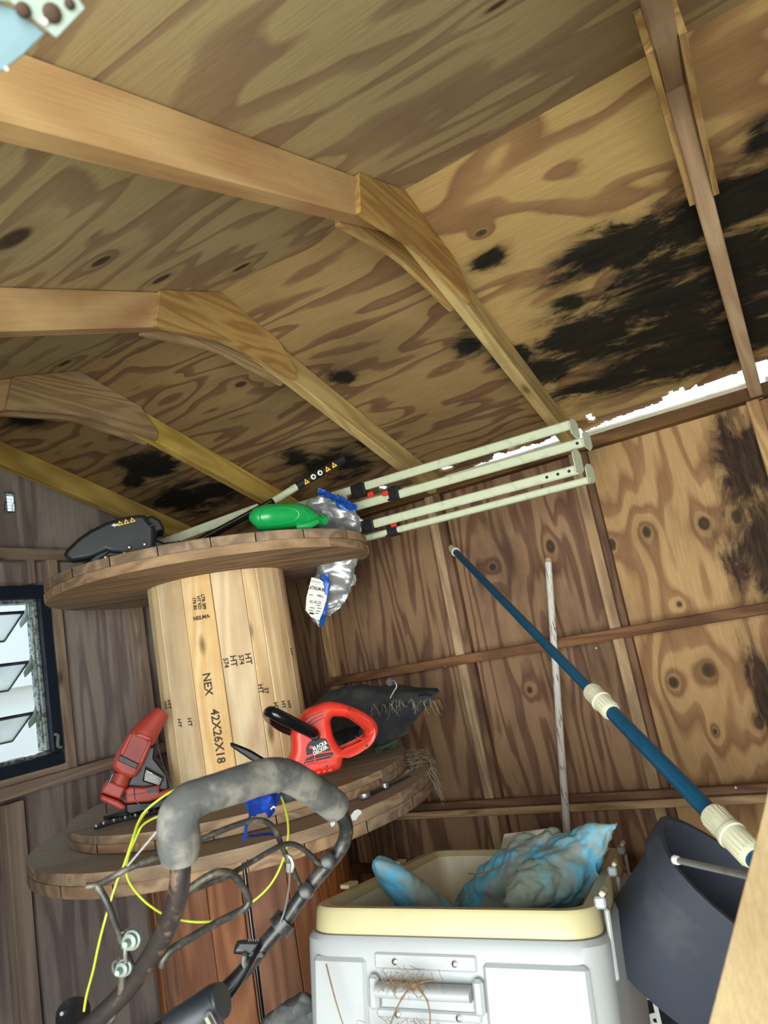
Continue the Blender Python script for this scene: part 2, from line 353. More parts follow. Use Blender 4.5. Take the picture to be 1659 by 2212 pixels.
M['cloth'] = plain('blue_cloth', (30, 88, 214), .7, 0, .35, (46, 66, 120), 12, bump=.4, bscale=22)
M['leafplastic'] = plain('green_wrapper', (104, 128, 108), .5, 0, .3, (70, 86, 70), 18, bump=.6, bscale=18)
M['wframe'] = plain('black_window_frame', (24, 38, 56), .5, 0, .2, (50, 60, 72), 20)
M['walum'] = plain('window_aluminium', (180, 192, 190), .45, .3, .8, (52, 54, 50), 60, th=(.46, .6))
M['siding'] = plain('white_siding', (206, 216, 222), .7, 0, .15, (200, 205, 205), 3)
M['floor'] = plain('floor_boards', (176, 160, 138), .9, 0, .6, (50, 42, 34), 5)
M['ground'] = plain('sunlit_ground', (176, 176, 150), .95, 0, .4, (130, 136, 96), 2)
k_ = NT('louvre_glass')
k_.fin((.86, .93, .95, 1), .35, k_.n('ShaderNodeTexVoronoi', {'Vector': k_.n('ShaderNodeTexCoord').outputs['Object'], 'Scale': 120.0}).outputs['Distance'], .6, .002)
k_.b.inputs['Transmission Weight'].default_value = .85; M['glass'] = k_.m
k_ = NT('cobweb'); k_.fin((.55, .55, .55, 1), 1.0); k_.b.inputs['Alpha'].default_value = .35; M['web'] = k_.m

# ------------------------------------------------------------------ the shed
XW, YB, YN, XL, ZF = 2.536, 2.43, -0.66, 0.20, -1.25     # framing faces, near wall, door wall, floor
PL = 0.593                                                # top of the wall plates
CE = XW+.06                                               # inner side of the right wall sheets
fl = thing('floor', (1.3, .9, ZF), kind='structure')
for i in range(17):
    x = -.10+i*.165
    box('floor_board', (x, .9, ZF-.012), (.162, 3.3, .024), M['floor'], fl, .002)
gr = box('floor', (0, 0, ZF-.12), (40, 40, .1), M['ground'], None, 0); props(gr, kind='structure'); gr.name = 'ground'; MW['ground'] = MW.get('floor.001', Matrix())

# roof: sheets, trusses with gussets
ceil = thing('ceiling', (XR, .9, ZR), kind='structure')
def sheet_bm(x0, x1, y0, y1, t=.012):
    bm = bmesh.new(); vs_ = []
    for x in (x0, x1):
        for y in (y0, y1):
            for dz in (0, t): vs_.append(bm.verts.new((x-XR, y-.9, roofz(x)-ZR+dz)))
    a = vs_
    for f in ((0, 2, 6, 4), (1, 5, 7, 3), (0, 4, 5, 1), (2, 3, 7, 6), (0, 1, 3, 2), (4, 6, 7, 5)): bm.faces.new([a[i] for i in f])
    return bm
MC = T((XR, .9, ZR))
SEAM = 0.581
mobj('plywood_sheet', sheet_bm(XR-.001, XL-.35, SEAM+.001, YB+.1), M['roof_l'], ceil, MC)
mobj('plywood_sheet', sheet_bm(XR-.001, XL-.35, YN-.1, SEAM-.001), M['roof_l'], ceil, MC)
# right slope: the strip over the eave is rotted through in places
HOLES = [(1275, 905, .032, .018), (1462, 853, .030, .055), (1100, 965, .024, .03), (1075, 985, .02, .03), (965, 1012, .028, .03), (828, 1057, .022, .022), (775, 1074, .02, .02), (985, 1000, .012, .03), (1500, 846, .018, .03), (1650, 790, .03, .06)]
HP = [(atroof(x, y), a, b) for x, y, a, b in HOLES]
def strip(y0, y1, mat):
    bm = bmesh.new(); X0, X1, cs = 2.40, 2.74, .0055
    nx, ny = int((X1-X0)/cs), int((y1-y0)/.007)
    xs = [X0+(X1-X0)*i/nx for i in range(nx+1)]; ys = [y0+(y1-y0)*j/ny for j in range(ny+1)]
    g = {}
    def vv(i, j):
        if (i, j) not in g:
            x, y = xs[i], ys[j]; b = 0
            if x > 2.47: b = .010*max(0, noise.noise(V((x*9, y*4, 3.3))))+.004*noise.noise(V((x*30, y*12, 1)))
            g[(i, j)] = bm.verts.new((x-XR, y-.9, roofz(x)-ZR+b))
        return g[(i, j)]
    for i in range(nx):
        for j in range(ny):
            x, y = (xs[i]+xs[i+1])/2, (ys[j]+ys[j+1])/2; dead = False
            t_ = min(1, max(0, ((.545-y) if y < .545 else (1.14-y))/.5)); t_ = 0.5*t_ if y > .545 else t_
            if x > 2.610-.075*t_+.014*noise.noise(V((y*7, 2.2, 1)))+.012*noise.noise(V((y*40, x*30, 5))) and not (1.0 < y < 1.2 or y > 1.75): dead = True
            for p, a, b in HP:
                d = math.hypot((x-p.x)/a, (y-p.y)/b)+.55*noise.noise(V((x*55, y*28, 7)))
                if d < 1: dead = True
            if not dead: bm.faces.new((vv(i, j), vv(i+1, j), vv(i+1, j+1), vv(i, j+1)))
    r = bmesh.ops.extrude_face_region(bm, geom=bm.faces[:])
    for v in r['geom']:
        if isinstance(v, bmesh.types.BMVert): v.co.z += .011
    return mobj('plywood_sheet', bm, mat, ceil, MC)
mobj('plywood_sheet', sheet_bm(XR+.001, 2.40, SEAM+.001, YB+.1), M['roof_r'], ceil, MC)
mobj('plywood_sheet', sheet_bm(XR+.001, 2.40, YN-.1, SEAM-.001), M['roof_r2'], ceil, MC)
for y0, y1, m_ in ((SEAM+.001, YB+.1, M['roof_r']), (YN-.1, SEAM-.001, M['roof_r2'])):
    o = strip(y0, y1, m_); o['label'] = 'rotted edge of the roof sheet with daylight holes'
# white painted eave boards under the overhang
for (y0, y1) in ((-.64, -.075), (-.03, .535), (.60, 1.13), (1.2, 1.75)):
    x0, x1 = 2.585, 2.735; zc = roofz((x0+x1)/2)-.012
    o = beam('eave_board', ((x0+x1)/2, y0, zc), ((x0+x1)/2, y1, zc), x1-x0, .008, M['soffit'], ceil, (SLR, 0, 1)); o['label'] = 'white painted board at the eave gap'
box('fascia_board', (2.76, .9, roofz(2.75)-.03), (.02, 3.3, .09), M['soffit'], ceil)
YS = [(YB-.052), 1.785, 1.159, .562, -.055, -.62]          # near faces of the rafters
HT = .089
def raft(y, mat_r, mat_l, gus=True, i=0):
    yc = y+.019
    nr = V((SLR, 0, 1)).normalized(); nl = V((-SLL, 0, 1)).normalized()
    a = V((XR, yc, ZR))-nr*(HT/2+.001); b = V((XW+.055, yc, roofz(XW+.055)))-nr*(HT/2+.001)
    rr_ = beam('rafter', a, b, .038, HT, mat_r, ceil, nr)
    a2 = V((XR, yc, ZR))-nl*(HT/2+.001); b2 = V((XL-.2, yc, roofz(XL-.2)))-nl*(HT/2+.001)
    rl_ = beam('rafter', a2, b2, .038, HT, mat_l, ceil, nl)
    if not gus: return
    for sgn, yy in ((-1, y-.0065), (1, y+.0445)):
        bm = bmesh.new(); g0, g1 = .245, .235
        pts = [(XR-g0+.02, roofz(XR-g0+.02)), (XR, ZR), (XR+g1, roofz(XR+g1)), (XR+g1+.06, roofz(XR+g1+.06)-.060), (XR+g1+.05, roofz(XR+g1+.05)-.098), (XR+.03, ZR-.155), (XR-.03, ZR-.155), (XR-g0-.01, roofz(XR-g0-.01)-.096)]
        pts = [(px_, pz_-.002) for px_, pz_ in pts]
        va = [bm.verts.new((px_-XR, -.006, pz_-ZR)) for px_, pz_ in pts]; vb = [bm.verts.new((px_-XR, .006, pz_-ZR)) for px_, pz_ in pts]
        bm.faces.new(va); bm.faces.new(vb[::-1])
        for q in range(len(pts)): bm.faces.new((va[q], va[(q+1) % len(pts)], vb[(q+1) % len(pts)], vb[q]))
        bmesh.ops.triangulate(bm, faces=[f for f in bm.faces if len(f.verts) > 4])
        mobj('gusset_plate', bm, M['gusset'], rr_, T((XR, yy, ZR)))
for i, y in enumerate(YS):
    raft(y, M['rafter_glow'] if i in (0, 1, 2, 3) else M['rafter'], M['rafter'], i != 0, i)
# right wall
wr = thing('wall_right', (CE, .9, ZF), kind='structure')
for (y0, y1, m_) in ((YN-.05, .598, 'wall_r1'), (.601, 1.82, 'wall_r2'), (1.823, YB+.07, 'wall_r2')):
    box('plywood_sheet', (CE+.006, (y0+y1)/2, (ZF+PL)/2), (.012, y1-y0, PL-ZF), M[m_], wr, .001)
STY = [1.835, 1.205, .588, -.02, -.62]
girz = [(-.038, .034), (-.262, .036)]
for i, y in enumerate(STY):
    beam('stud', (XW+.030, y, ZF), (XW+.030, y, PL-.045), .038, .052, M['stud'], wr, (1, 0, 0))
    if i in (1, 2): beam('stud', (XW+.040, y-.032, ZF), (XW+.040, y-.032, PL-.045), .024, .036, M['girt'], wr, (1, 0, 0))
beam('top_plate', (XW+.03, YN, PL-.022), (XW+.03, YB, PL-.022), .058, .044, M['plate'], wr, (0, 0, 1))
def girt(za, zb, ya, yb, th=.034, m_='girt', dx=0):
    beam('girt', (XW-.009+dx, ya, za), (XW-.009+dx, yb, zb), th*.8 if dx else .024, th, M[m_], wr, (0, 0, 1))
pa, pb = at(706, 1474, X=XW), at(1659, 1313, X=XW)
girt(pa.z, pb.z+(YN-pb.y)*(pb.z-pa.z)/(pb.y-pa.y), pa.y, YN, .036)
pa, pb = at(930, 1742, X=XW), at(1659, 1700, X=XW)
girt(pa.z, pb.z+(YN-pb.y)*(pb.z-pa.z)/(pb.y-pa.y), pa.y+.9, YN, .026)
girt(pa.z-.030, pb.z-.030+(YN-pb.y)*(pb.z-pa.z)/(pb.y-pa.y), pa.y+.9, YN, .026, 'stud', -.008)
girt(-.9, -.9, YB-.3, YN, .036)
for (x, y) in ((1290, 1400), (965, 1440), (1590, 1700)):
    p = at(x, y, X=XW-.02); lathe('nail', [(.0015, -.02), (.0015, .01), (.004, .0105), (.004, .012)], axisM(p, (-1, 0, .1)), M['steel'], wr, 8)
# back wall
wb = thing('wall_back', (1.4, YB+.06, ZF), kind='structure')
wx0, wx1, wz0, wz1 = .92, 1.60, -.178, .405                 # window opening
def bsheet(x0, x1, z0, z1, m_='wall_b'):
    return box('plywood_sheet', ((x0+x1)/2, YB+.066, (z0+z1)/2), (x1-x0, .012, z1-z0), M[m_], wb, 0)
bsheet(XL, wx0, ZF, ZR); bsheet(wx0, wx1, ZF, wz0); bsheet(wx1, XW+.06, ZF, PL+.02)
vx0, vx1, vz0, vz1 = 1.526, 1.562, .742, .822
bsheet(wx0, wx1, wz1, PL+.02)
bm = bmesh.new()                                             # gable sheet with the vent opening
def quad(bm, x0, z0, x1, z1, zt0=None, zt1=None):
    v = [(x0, z0), (x1, z0), (x1, zt1 if zt1 is not None else z1), (x0, zt0 if zt0 is not None else z1)]
    A = [bm.verts.new((x, 0, z)) for x, z in v]; B = [bm.verts.new((x, .012, z)) for x, z in v]
    bm.faces.new(A); bm.faces.new(B[::-1])
    for q in range(4): bm.faces.new((A[q], A[(q+1) % 4], B[(q+1) % 4], B[q]))
z0 = PL+.02
quad(bm, XL, z0, XR, 0, roofz(XL), ZR); quad(bm, XR, z0, vx0, 0, ZR, roofz(vx0)); quad(bm, vx0, z0, vx1, vz0); quad(bm, vx0, vz1, vx1, 0, roofz(vx0), roofz(vx1)); quad(bm, vx1, z0, XW+.06, 0, roofz(vx1), roofz(XW+.06))
mobj('plywood_sheet', bm, M['wall_b'], wb, T((0, YB+.062, 0)))
for x, w_ in ((1.668, .042), (2.05, .05), (2.42, .04), (.87, .04)):
    beam('stud', (x, YB+.030, ZF+.3 if x > 3 else -.25), (x, YB+.030, PL-.045), w_, .052, M['stud_g'], wb, (0, 1, 0))
for x, w_ in ((1.440, .068), (2.05, .05), (.87, .04)):
    beam('stud', (x, YB+.030, ZF), (x, YB+.030, -.30), w_, .052, M['stud_g'], wb, (0, 1, 0))
beam('stud', (1.64-.06, YB+.03, wz1+.05), (1.64-.06, YB+.03, PL-.045), .03, .05, M['stud_g'], wb, (0, 1, 0))
beam('top_plate', (XL, YB+.03, PL-.024), (XW, YB+.03, PL-.024), .056, .046, M['stud_g'], wb, (0, 0, 1))
beam('girt', (XL, YB+.018, -.262), (XW, YB+.018, -.262), .07, .042, M['stud_g'], wb, (0, 0, 1))
beam('window_sill_board', (wx0-.05, YB+.026, -.228), (1.65, YB+.026, -.228), .06, .026, M['stud_g'], wb, (0, 0, 1))
# louvred vent in the gable
vt = thing('gable_vent', ((vx0+vx1)/2, YB+.06, vz0), 'small white louvred vent letting daylight through the gable wall', 'vent')
for s in (0, 1): box('frame_side', (vx0+.002+s*(vx1-vx0-.004), YB+.055, (vz0+vz1)/2), (.005, .016, vz1-vz0), M['walum'], vt, .0005)
for s in (0, 1): box('frame_end', ((vx0+vx1)/2, YB+.055, vz0+.002+s*(vz1-vz0-.004)), (vx1-vx0, .016, .005), M['walum'], vt, .0005)
for i in range(6):
    box('slat', ((vx0+vx1)/2, YB+.066, vz0+.010+i*.0125), (vx1-vx0-.008, .014, .0012), M['siding'], vt, 0, Matrix.Rotation(math.radians(35), 4, 'X'))
# near end wall and the door wall (behind the camera)
box('wall_near', (1.4, YN-.04, -.2), (2.6, .03, 2.3), M['wall_r2'], None, 0)['kind'] = 'structure'
wl = thing('wall_left', (XL-.05, .9, ZF), kind='structure')
box('plywood_sheet', (XL-.05, 1.75, -.33), (.012, 1.55, 1.84), M['wall_b'], wl, 0)
box('plywood_sheet', (XL-.05, -.66, -.33), (.012, .1, 1.84), M['wall_b'], wl, 0)
# louvre window
wn = thing('window_1', ((wx0+wx1)/2, YB+.02, wz0), kind='structure')
for (c_, s_) in ((((wx0+wx1)/2, YB-.002, wz1+.014), (wx1-wx0+.05, .03, .050)), (((wx0+wx1)/2, YB-.002, wz0-.016), (wx1-wx0+.05, .03, .044)),
                 ((wx1+.006, YB-.002, (wz0+wz1)/2), (.044, .03, wz1-wz0-.02)), ((wx0-.006, YB-.002, (wz0+wz1)/2), (.044, .03, wz1-wz0-.02))):
    box('window_frame', c_, s_, M['wframe'], wn, .003)
for (c_, s_) in ((((wx0+wx1)/2, YB+.03, wz1-.016), (wx1-wx0-.02, .05, .014)), (((wx0+wx1)/2, YB+.03, wz0+.010), (wx1-wx0-.02, .05, .014)), ((wx1-.022, YB+.03, (wz0+wz1)/2), (.014, .05, wz1-wz0-.04))):
    o = box('inner_frame', c_, s_, M['walum'], wn, .002)
px_ = wx1-.044
for k, zt in enumerate((.352, .167, -.018)):
    zt_ = zt; hgt, out = .085, .135
    rot = Matrix.Rotation(math.atan2(out, hgt), 4, 'X')
    c_ = V(((wx0+px_)/2, YB+.035+out/2, zt_-hgt/2)); L_ = math.hypot(out, hgt)
    o = box('glass_louvre', c_, (px_-wx0-.02, .006, L_), M['glass'], wn, .001, rot); o['label'] = 'textured glass louvre tilted outward'
    for sx_ in (-1, 1):
        e = c_+rot.to_3x3() @ V((0, 0, sx_*L_/2)); box('louvre_edge', e, (px_-wx0-.01, .008, .011), M['wframe'], o, .001, rot)
    box('louvre_edge', c_+V(((px_-wx0)/2-.008, 0, 0)), (.008, .008, L_), M['wframe'], o, .001, rot)
    bm = bmesh.new(); v = [bm.verts.new(p) for p in ((0, 0, .022), (0, 0, -.030), (0, .05, -.052), (0, .055, -.034))]; bm.faces.new(v)
    r = bmesh.ops.extrude_face_region(bm, geom=bm.faces[:]); [setattr(q, 'co', q.co+V((.003, 0, 0))) for q in r['geom'] if isinstance(q, bmesh.types.BMVert)]
    mobj('bracket', bm, M['galv'], wn, T((px_+.004, YB+.03, zt_)))
box('operator_bar', (px_+.012, YB+.02, .10), (.005, .006, .46), M['walum'], wn, .001)
tube('crank_handle', [(wx1-.006, YB-.02, wz0+.07), (wx1-.004, YB-.035, wz0+.065), (wx1-.010, YB-.035, wz0+.03), (wx1+.004, YB-.035, wz0+.022)], .006, M['galv'], wn, 8, 3)
# the pale house outside the window
ws = thing('wall_outside', (1.2, 4.0, ZF), kind='structure')
for i in range(11):
    box('siding_board', (1.0, 4.02+.004*(i % 2), ZF+.15+i*.3), (5, .03, .295), M['siding'], ws, .004)
box('ledge_board', (1.0, 3.98, .155), (5, .05, .05), M['siding'], ws, .004)

# ------------------------------------------------------------------ cable spools
def disc(root, cx, cy, r, z0, z1, u, nb, mats, seed):
    """two crossed layers of planks, each plank a piece cut to the circle; lower layer along u"""
    rnd = random.Random(seed); t = (z1-z0)/2
    for lay in (0, 1):
        d = V(u) if lay == 0 else V((-u[1], u[0], 0)); c = V((-d.y, d.x, 0))
        ed = [-r]+[(-r+2*r*(i+rnd.uniform(-.12, .12))/nb) for i in range(1, nb)]+[r]
        for i in range(nb):
            a, b = ed[i]+.0015, ed[i+1]-.0015
            if i == 0: a = -r*.9999
            if i == nb-1: b = r*.9999
            a2, b2 = math.asin(a/r), math.asin(b/r); N = 6; pts = []
            for q in range(N+1): th = a2+(b2-a2)*q/N; pts.append((math.cos(th)*r, math.sin(th)*r))
            for q in range(N, -1, -1): th = a2+(b2-a2)*q/N; pts.append((-math.cos(th)*r, math.sin(th)*r))
            rs = 1+rnd.uniform(-.004, .003); mid = (a+b)/2
            bm = bmesh.new(); za, zb = 0.0005, t-.0005
            ins = [(x*(1-.004), y) for x, y in pts]
            L = [[bm.verts.new((x*rs, y-mid, z)) for x, y in P] for P, z in ((ins, za), (pts, za+.003), (pts, zb-.003), (ins, zb))]
            n = len(pts)
            bm.faces.new(L[0][::-1]); bm.faces.new(L[3])
            for l in range(3):
                for q in range(n): bm.faces.new((L[l][q], L[l][(q+1) % n], L[l+1][(q+1) % n], L[l+1][q]))
            M_ = frame((cx+c.x*mid, cy+c.y*mid, z0+lay*t), d, (0, 0, 1))
            mobj('plank', bm, mats[lay], root, M_)
def drum(root, cx, cy, r, z0, z1, angs, mat, nm='stave', th=.03):
    base = math.atan2(-cy, -cx); out = []
    for i in range(len(angs)):
        a0 = math.radians(angs[i]); a1 = math.radians(angs[(i+1) % len(angs)]+(360 if i == len(angs)-1 else 0))
        a0 += .004; a1 -= .004; am = base+(a0+a1)/2; bm = bmesh.new(); N = 3; L = []
        for z in (0, z1-z0):
            ring = []
            for q in range(N+1): t = (a0-a1)/2+(a1-a0)*q/N; ring.append(bm.verts.new((z, math.sin(t)*r, math.cos(t)*r)))
            for q in (N, 0): t = (a0-a1)/2+(a1-a0)*q/N; ring.append(bm.verts.new((z, math.sin(t)*(r-th), math.cos(t)*(r-th))))
            L.append(ring)
        n = N+3; bm.faces.new(L[0]); bm.faces.new(L[1][::-1])
        for q in range(n): bm.faces.new((L[0][q], L[0][(q+1) % n], L[1][(q+1) % n], L[1][q]))
        es = [e for e in bm.edges if abs(e.verts[0].co.x-e.verts[1].co.x) > .1]
        bmesh.ops.bevel(bm, geom=es, offset=.0022, segments=1, affect='EDGES')
        out.append(mobj(nm, bm, mat, root, frame((cx, cy, z0), (0, 0, 1), (math.cos(am), math.sin(am), 0))))
    return out
SX, SY, SR = 1.7606, 1.6856, .533
ud = V((.69, -.724, 0)).normalized()
sp = thing('cable_spool', (SX, SY, -.402), 'upper wooden cable spool with a pale pine drum stamped in black', 'spool')
disc(sp, SX, SY, SR, .305, .362, ud, 8, (M['flange'], M['flange']), 3)
disc(sp, SX, SY, SR, -.402, -.357, (-ud.y, ud.x, 0), 7, (M['flange'], M['flange_d']), 5)
angs = [-90, -53.5, -28.7, -4.6, 20.6, 33, 61.4, 88, 118, 150, 182, 214, 244]
st = drum(sp, SX, SY, .229, -.357, .305, angs, M['drum'])
def on_drum(px, py):
    d = ray(px, py); a_ = d.x**2+d.y**2; b_ = -2*(d.x*SX+d.y*SY); c_ = SX**2+SY**2-.2295**2
    t = (-b_-math.sqrt(max(b_*b_-4*a_*c_, 0)))/(2*a_); return d*t
base_ang = math.atan2(-SY, -SX)
def stamp(s, px, py, size, vert=True, up=False, sx=1.0, name='stamp', bold=.0006):
    p = on_drum(px, py); n = V((p.x-SX, p.y-SY, 0)).normalized(); t_ = V((0, 0, 1)).cross(n)
    an = math.degrees((math.atan2(n.y, n.x)-base_ang+math.pi) % (2*math.pi)-math.pi)
    k = max([i for i in range(7) if angs[i] <= an] or [0])
    if vert: x, y = V((0, 0, -1)), t_
    else: x, y = (-t_, V((0, 0, -1)))
    if up: x, y = -x, -y
    Mx = Matrix(((x.x, y.x, n.x, p.x), (x.y, y.y, n.y, p.y), (x.z, y.z, n.z, p.z), (0, 0, 0, 1)))
    p2 = V((SX, SY, p.z))+n*.2302; Mx.translation = p2
    o = text(name, s, Mx, size, M['stamp'], st[k], .0003, 'CENTER', 0, sx, bold); o['label'] = 'black stencilled lettering'
    return o
stamp('NEX', 448, 1478, .034); stamp('42X26X18', 470, 1590, .036)
stamp('574', 488, 1432, .020); stamp('HT', 504, 1428, .026); stamp('574', 521, 1425, .020); stamp('HT', 536, 1423, .026)
stamp('HT', 563, 1488, .022); stamp('57', 575, 1492, .018)
stamp('HT', 366, 1522, .022); stamp('HT', 358, 1524, .018)
stamp('HT', 388, 1562, .020); stamp('HT', 410, 1560, .020)
stamp('HT', 596, 1526, .020); stamp('HT', 612, 1522, .018); stamp('HT', 624, 1522, .018)
stamp('HT', 629, 1408, .018); stamp('NELMA', 435, 1334, .016, False, True); stamp('LTR SPF\nHT KD\n176 BS', 430, 1302, .014)
LX, LY, LR = 1.7075, 1.6611, .61
sl = thing('cable_spool', (LX, LY, ZF), 'larger lower cable spool with a reddish stave drum, carrying the pine one', 'spool')
disc(sl, LX, LY, LR, -.462, -.403, (-ud.y, ud.x, 0), 8, (M['flange'], M['flange_d']), 11)
drum(sl, LX, LY, .305, ZF+.06, -.463, [-90+i*21+(3 if i % 2 else 0) for i in range(17)], M['cedar'])
disc(sl, LX, LY, LR, ZF, ZF+.058, ud, 8, (M['flange'], M['flange_d']), 12)
lathe('bolt_hole', [(.012, 0), (.013, .002), (.009, .004)], axisM(at(163, 1918, Z=-.447)+V((-.004, -.004, 0)), (-.9, -.4, 0)), M['blk'], sl, 14)

# ------------------------------------------------------------------ things on top of the upper spool
Z1 = .3622
def toV(p): return (-V((p[0], p[1], 0))).normalized()      # horizontal direction back to the door
def zc(name, p, px, z=None): pass
def pz(x0, y0, s, pts): return [(x0+a*s, y0+b*s) for a, b in pts]
def bolt(name, p, d, r, m, parent): return lathe(name, [(r, -.004), (r, .002), (r*.75, .004), (r*.3, .0045)], axisM(p, d), m, parent, 8)
# string trimmer guard with its boom
s_ = .3014
gp = [(465, 1010), (455, 985), (470, 950), (560, 865), (650, 805), (760, 752), (880, 715), (980, 698), (1040, 700), (1065, 740), (1110, 790), (1112, 940), (1085, 955), (940, 985), (800, 975), (760, 960), (690, 1000), (640, 1015), (520, 1035)]
gp = pz(0, 900, s_, gp)
P0 = Pd(250, 1165, 1.98); ng = toV(P0)
tr = thing('string_trimmer', (P0.x, P0.y, Z1), 'black string trimmer with a curved guard and a long boom, lying on the pine spool', 'trimmer')
g_ = slab('guard', [gp], P0, ng, .045, M['guard'], tr, .012)
P1 = P0-ng*.10
slab('guard_rear_shell', [pz(0, 900, s_, [(1040, 720), (1090, 705), (1150, 740), (1182, 800), (1175, 815), (1150, 815), (1130, 830), (1125, 880), (1180, 900), (1290, 885), (1300, 905), (1130, 945), (1060, 950), (1030, 800)])], P0-ng*.03, ng, .10, M['blk'], tr, .008)
slab('motor_cover', [pz(0, 900, s_, [(560, 1075), (620, 1035), (760, 960), (1000, 830), (1105, 775), (1108, 945), (900, 985), (700, 1030)])], P0-ng*.01, ng, .06, M['blk'], tr, .006)
slab('guard_lip', [pz(0, 900, s_, [(640, 1030), (700, 985), (780, 955), (790, 965), (735, 1005), (680, 1045)])], P0+ng*.004, ng, .012, M['guard'], tr, .003)
tube('seam', [raypl(900*s_*1.0+1*0, 900+895*s_, P0, ng)+ng*.001, raypl(1000*s_, 900+832*s_, P0, ng)+ng*.003, raypl(1105*s_, 900+770*s_, P0, ng)+ng*.001], .0012, M['steel'], tr, 5)
for (a, b, r) in ((927, 937, .0075), (892, 980, .007), (757, 1010, .007), (1037, 915, .005)):
    bolt('bolt', raypl(a*s_, 900+b*s_, P0, ng)+ng*.004, ng, r, M['chrome'], tr)
for q in range(3):
    cx_ = 862+q*44; cy_ = 768-q*12
    slab('warning_triangle', [pz(0, 900, s_, [(cx_-18, cy_+18), (cx_+24, cy_+6), (cx_-8, cy_-22)])], P0, ng, .001, M['yellow'], g_, 0, .0012)
    slab('warning_mark', [pz(0, 900, s_, [(cx_-6, cy_+8), (cx_+8, cy_+3), (cx_-3, cy_-10)])], P0, ng, .001, M['ink'], g_, 0, .0018)
slab('arrow_mark', [pz(0, 900, s_, [(798, 780), (820, 764), (822, 772), (845, 768), (845, 780), (826, 784), (828, 792)])], P0, ng, .001, M['white'], g_, 0, .0012)
a, b = Pd(425, 1172, 2.12), Pd(590, 1083, 2.22); c = Pd(640, 1052, 2.26); e = Pd(742, 991, 2.33)
tube('lower_boom', [Pd(385, 1190, 2.08), a, b], .0115, M['blkshine'], tr, 12, 1)
tube('boom_stripe', [Pd(430, 1166, 2.105), Pd(586, 1082, 2.205)], .0016, M['steel'], tr, 5, 1)
tube('label_sleeve', [b, c], .0122, M['rail'], tr, 14, 1)
ub = tube('upper_boom', [c, e], .0135, M['blk'], tr, 14, 1)
tube('upper_boom_bore', [e-(e-c).normalized()*.004, e+(e-c).normalized()*.0006], .009, M['bin_in'], tr, 10, 1)
dirb = (e-c).normalized(); nb_ = (-c).normalized(); nb_ = (nb_-dirb*nb_.dot(dirb)).normalized()
def onboom(t, lift=.0138):
    p = c+dirb*t+nb_*lift; y = nb_.cross(dirb)
    return Matrix(((dirb.x, y.x, nb_.x, p.x), (dirb.y, y.y, nb_.y, p.y), (dirb.z, y.z, nb_.z, p.z), (0, 0, 0, 1)))
def polyplate(name, pts, Mx, m, parent, t=.0008):
    bm = bmesh.new(); A = [bm.verts.new((x, y, 0)) for x, y in pts]; B = [bm.verts.new((x, y, t)) for x, y in pts]
    bm.faces.new(A[::-1]); bm.faces.new(B)
    for q in range(len(pts)): bm.faces.new((A[q], A[(q+1) % len(pts)], B[(q+1) % len(pts)], B[q]))
    return mobj(name, bm, m, parent, Mx)
Lb = (e-c).length
for t_, kind in ((.18, 't'), (.33, 'c'), (.47, 'c'), (.62, 't'), (.76, 't')):
    Mx = onboom(Lb*t_)
    if kind == 't':
        polyplate('warning_triangle', [(-.010, -.009), (.010, -.009), (0, .009)], Mx, M['yellow'], ub); polyplate('warning_mark', [(-.003, -.005), (.003, -.005), (0, .004)], Mx @ T((0, 0, .0006)), M['ink'], ub)
    else:
        polyplate('round_symbol', [(.009*math.cos(a_*.52), .009*math.sin(a_*.52)) for a_ in range(12)], Mx, M['white'], ub); polyplate('symbol_mark', [(-.004, -.003), (.003, -.005), (.005, .002), (-.001, .005)], Mx @ T((0, 0, .0006)), M['ink'], ub)
text('lettering', 'EXPAND-IT', onboom(-Lb*.22, .0126), .013, M['ink'], tr)
# flat grey strip
beam('grey_strip', Pd(338, 1178, 2.28), Pd(560, 1096, 2.42), .004, .030, M['rail'], None, (0, 0, 1)); o = bpy.data.objects['grey_strip']; o.name = 'metal_strip'; MW['metal_strip'] = MW['grey_strip']
props(o, 'flat pale grey metal strip lying behind the black trimmer boom', 'strip')
# green plastic bottle on its side
gb = thing('plastic_bottle', Pd(620, 1150, 2.05), 'dusty green plastic bottle lying on its side on the pine spool', 'bottle')
cl = [Pd(546, 1124, 2.02), Pd(552, 1122, 2.02), Pd(575, 1119, 2.03), Pd(610, 1116, 2.05), Pd(645, 1114, 2.07), Pd(668, 1118, 2.08), Pd(682, 1123, 2.09), Pd(694, 1126, 2.10)]
ob = tube('bottle_body', cl, [.014, .040, .050, .050, .046, .034, .020, .016], M['green'], gb, 24, 5, .8)
tube('handle_web', [Pd(640, 1138, 2.04), Pd(668, 1134, 2.05), Pd(688, 1125, 2.06)], [.012, .012, .008], M['green'], gb, 10, 4)
def surf(px, py, o, lift=.0):
    """point where a sight line meets an object already built"""
    Mi = MW[o.name].inverted(); d = ray(px, py); h, loc, nrm, _i = o.ray_cast(Mi @ V((0, 0, 0)), (Mi.to_3x3() @ d).normalized())
    return (MW[o.name] @ loc + (MW[o.name].to_3x3() @ nrm)*lift) if h else None
pn = [p for p in (surf(x, y, ob, .0003) for x, y in [(562, 1110), (575, 1101), (610, 1096), (638, 1101), (646, 1112), (634, 1125), (592, 1133), (568, 1128), (561, 1118), (562, 1110)]) if p]
tube('moulded_panel_edge', pn, .0022, M['green'], gb, 6, 4)
pn = [p for p in (surf(x, y, ob, .0003) for x, y in [(652, 1100), (664, 1108), (672, 1122), (668, 1134)]) if p]
tube('moulded_shoulder', pn, .0022, M['green'], gb, 6, 4)
lathe('cap', [(.017, 0), (.017, .018), (.013, .02)], axisM(Pd(692, 1122, 2.10), Pd(700, 1124, 2.11)-Pd(692, 1122, 2.10)), M['green'], gb, 16)
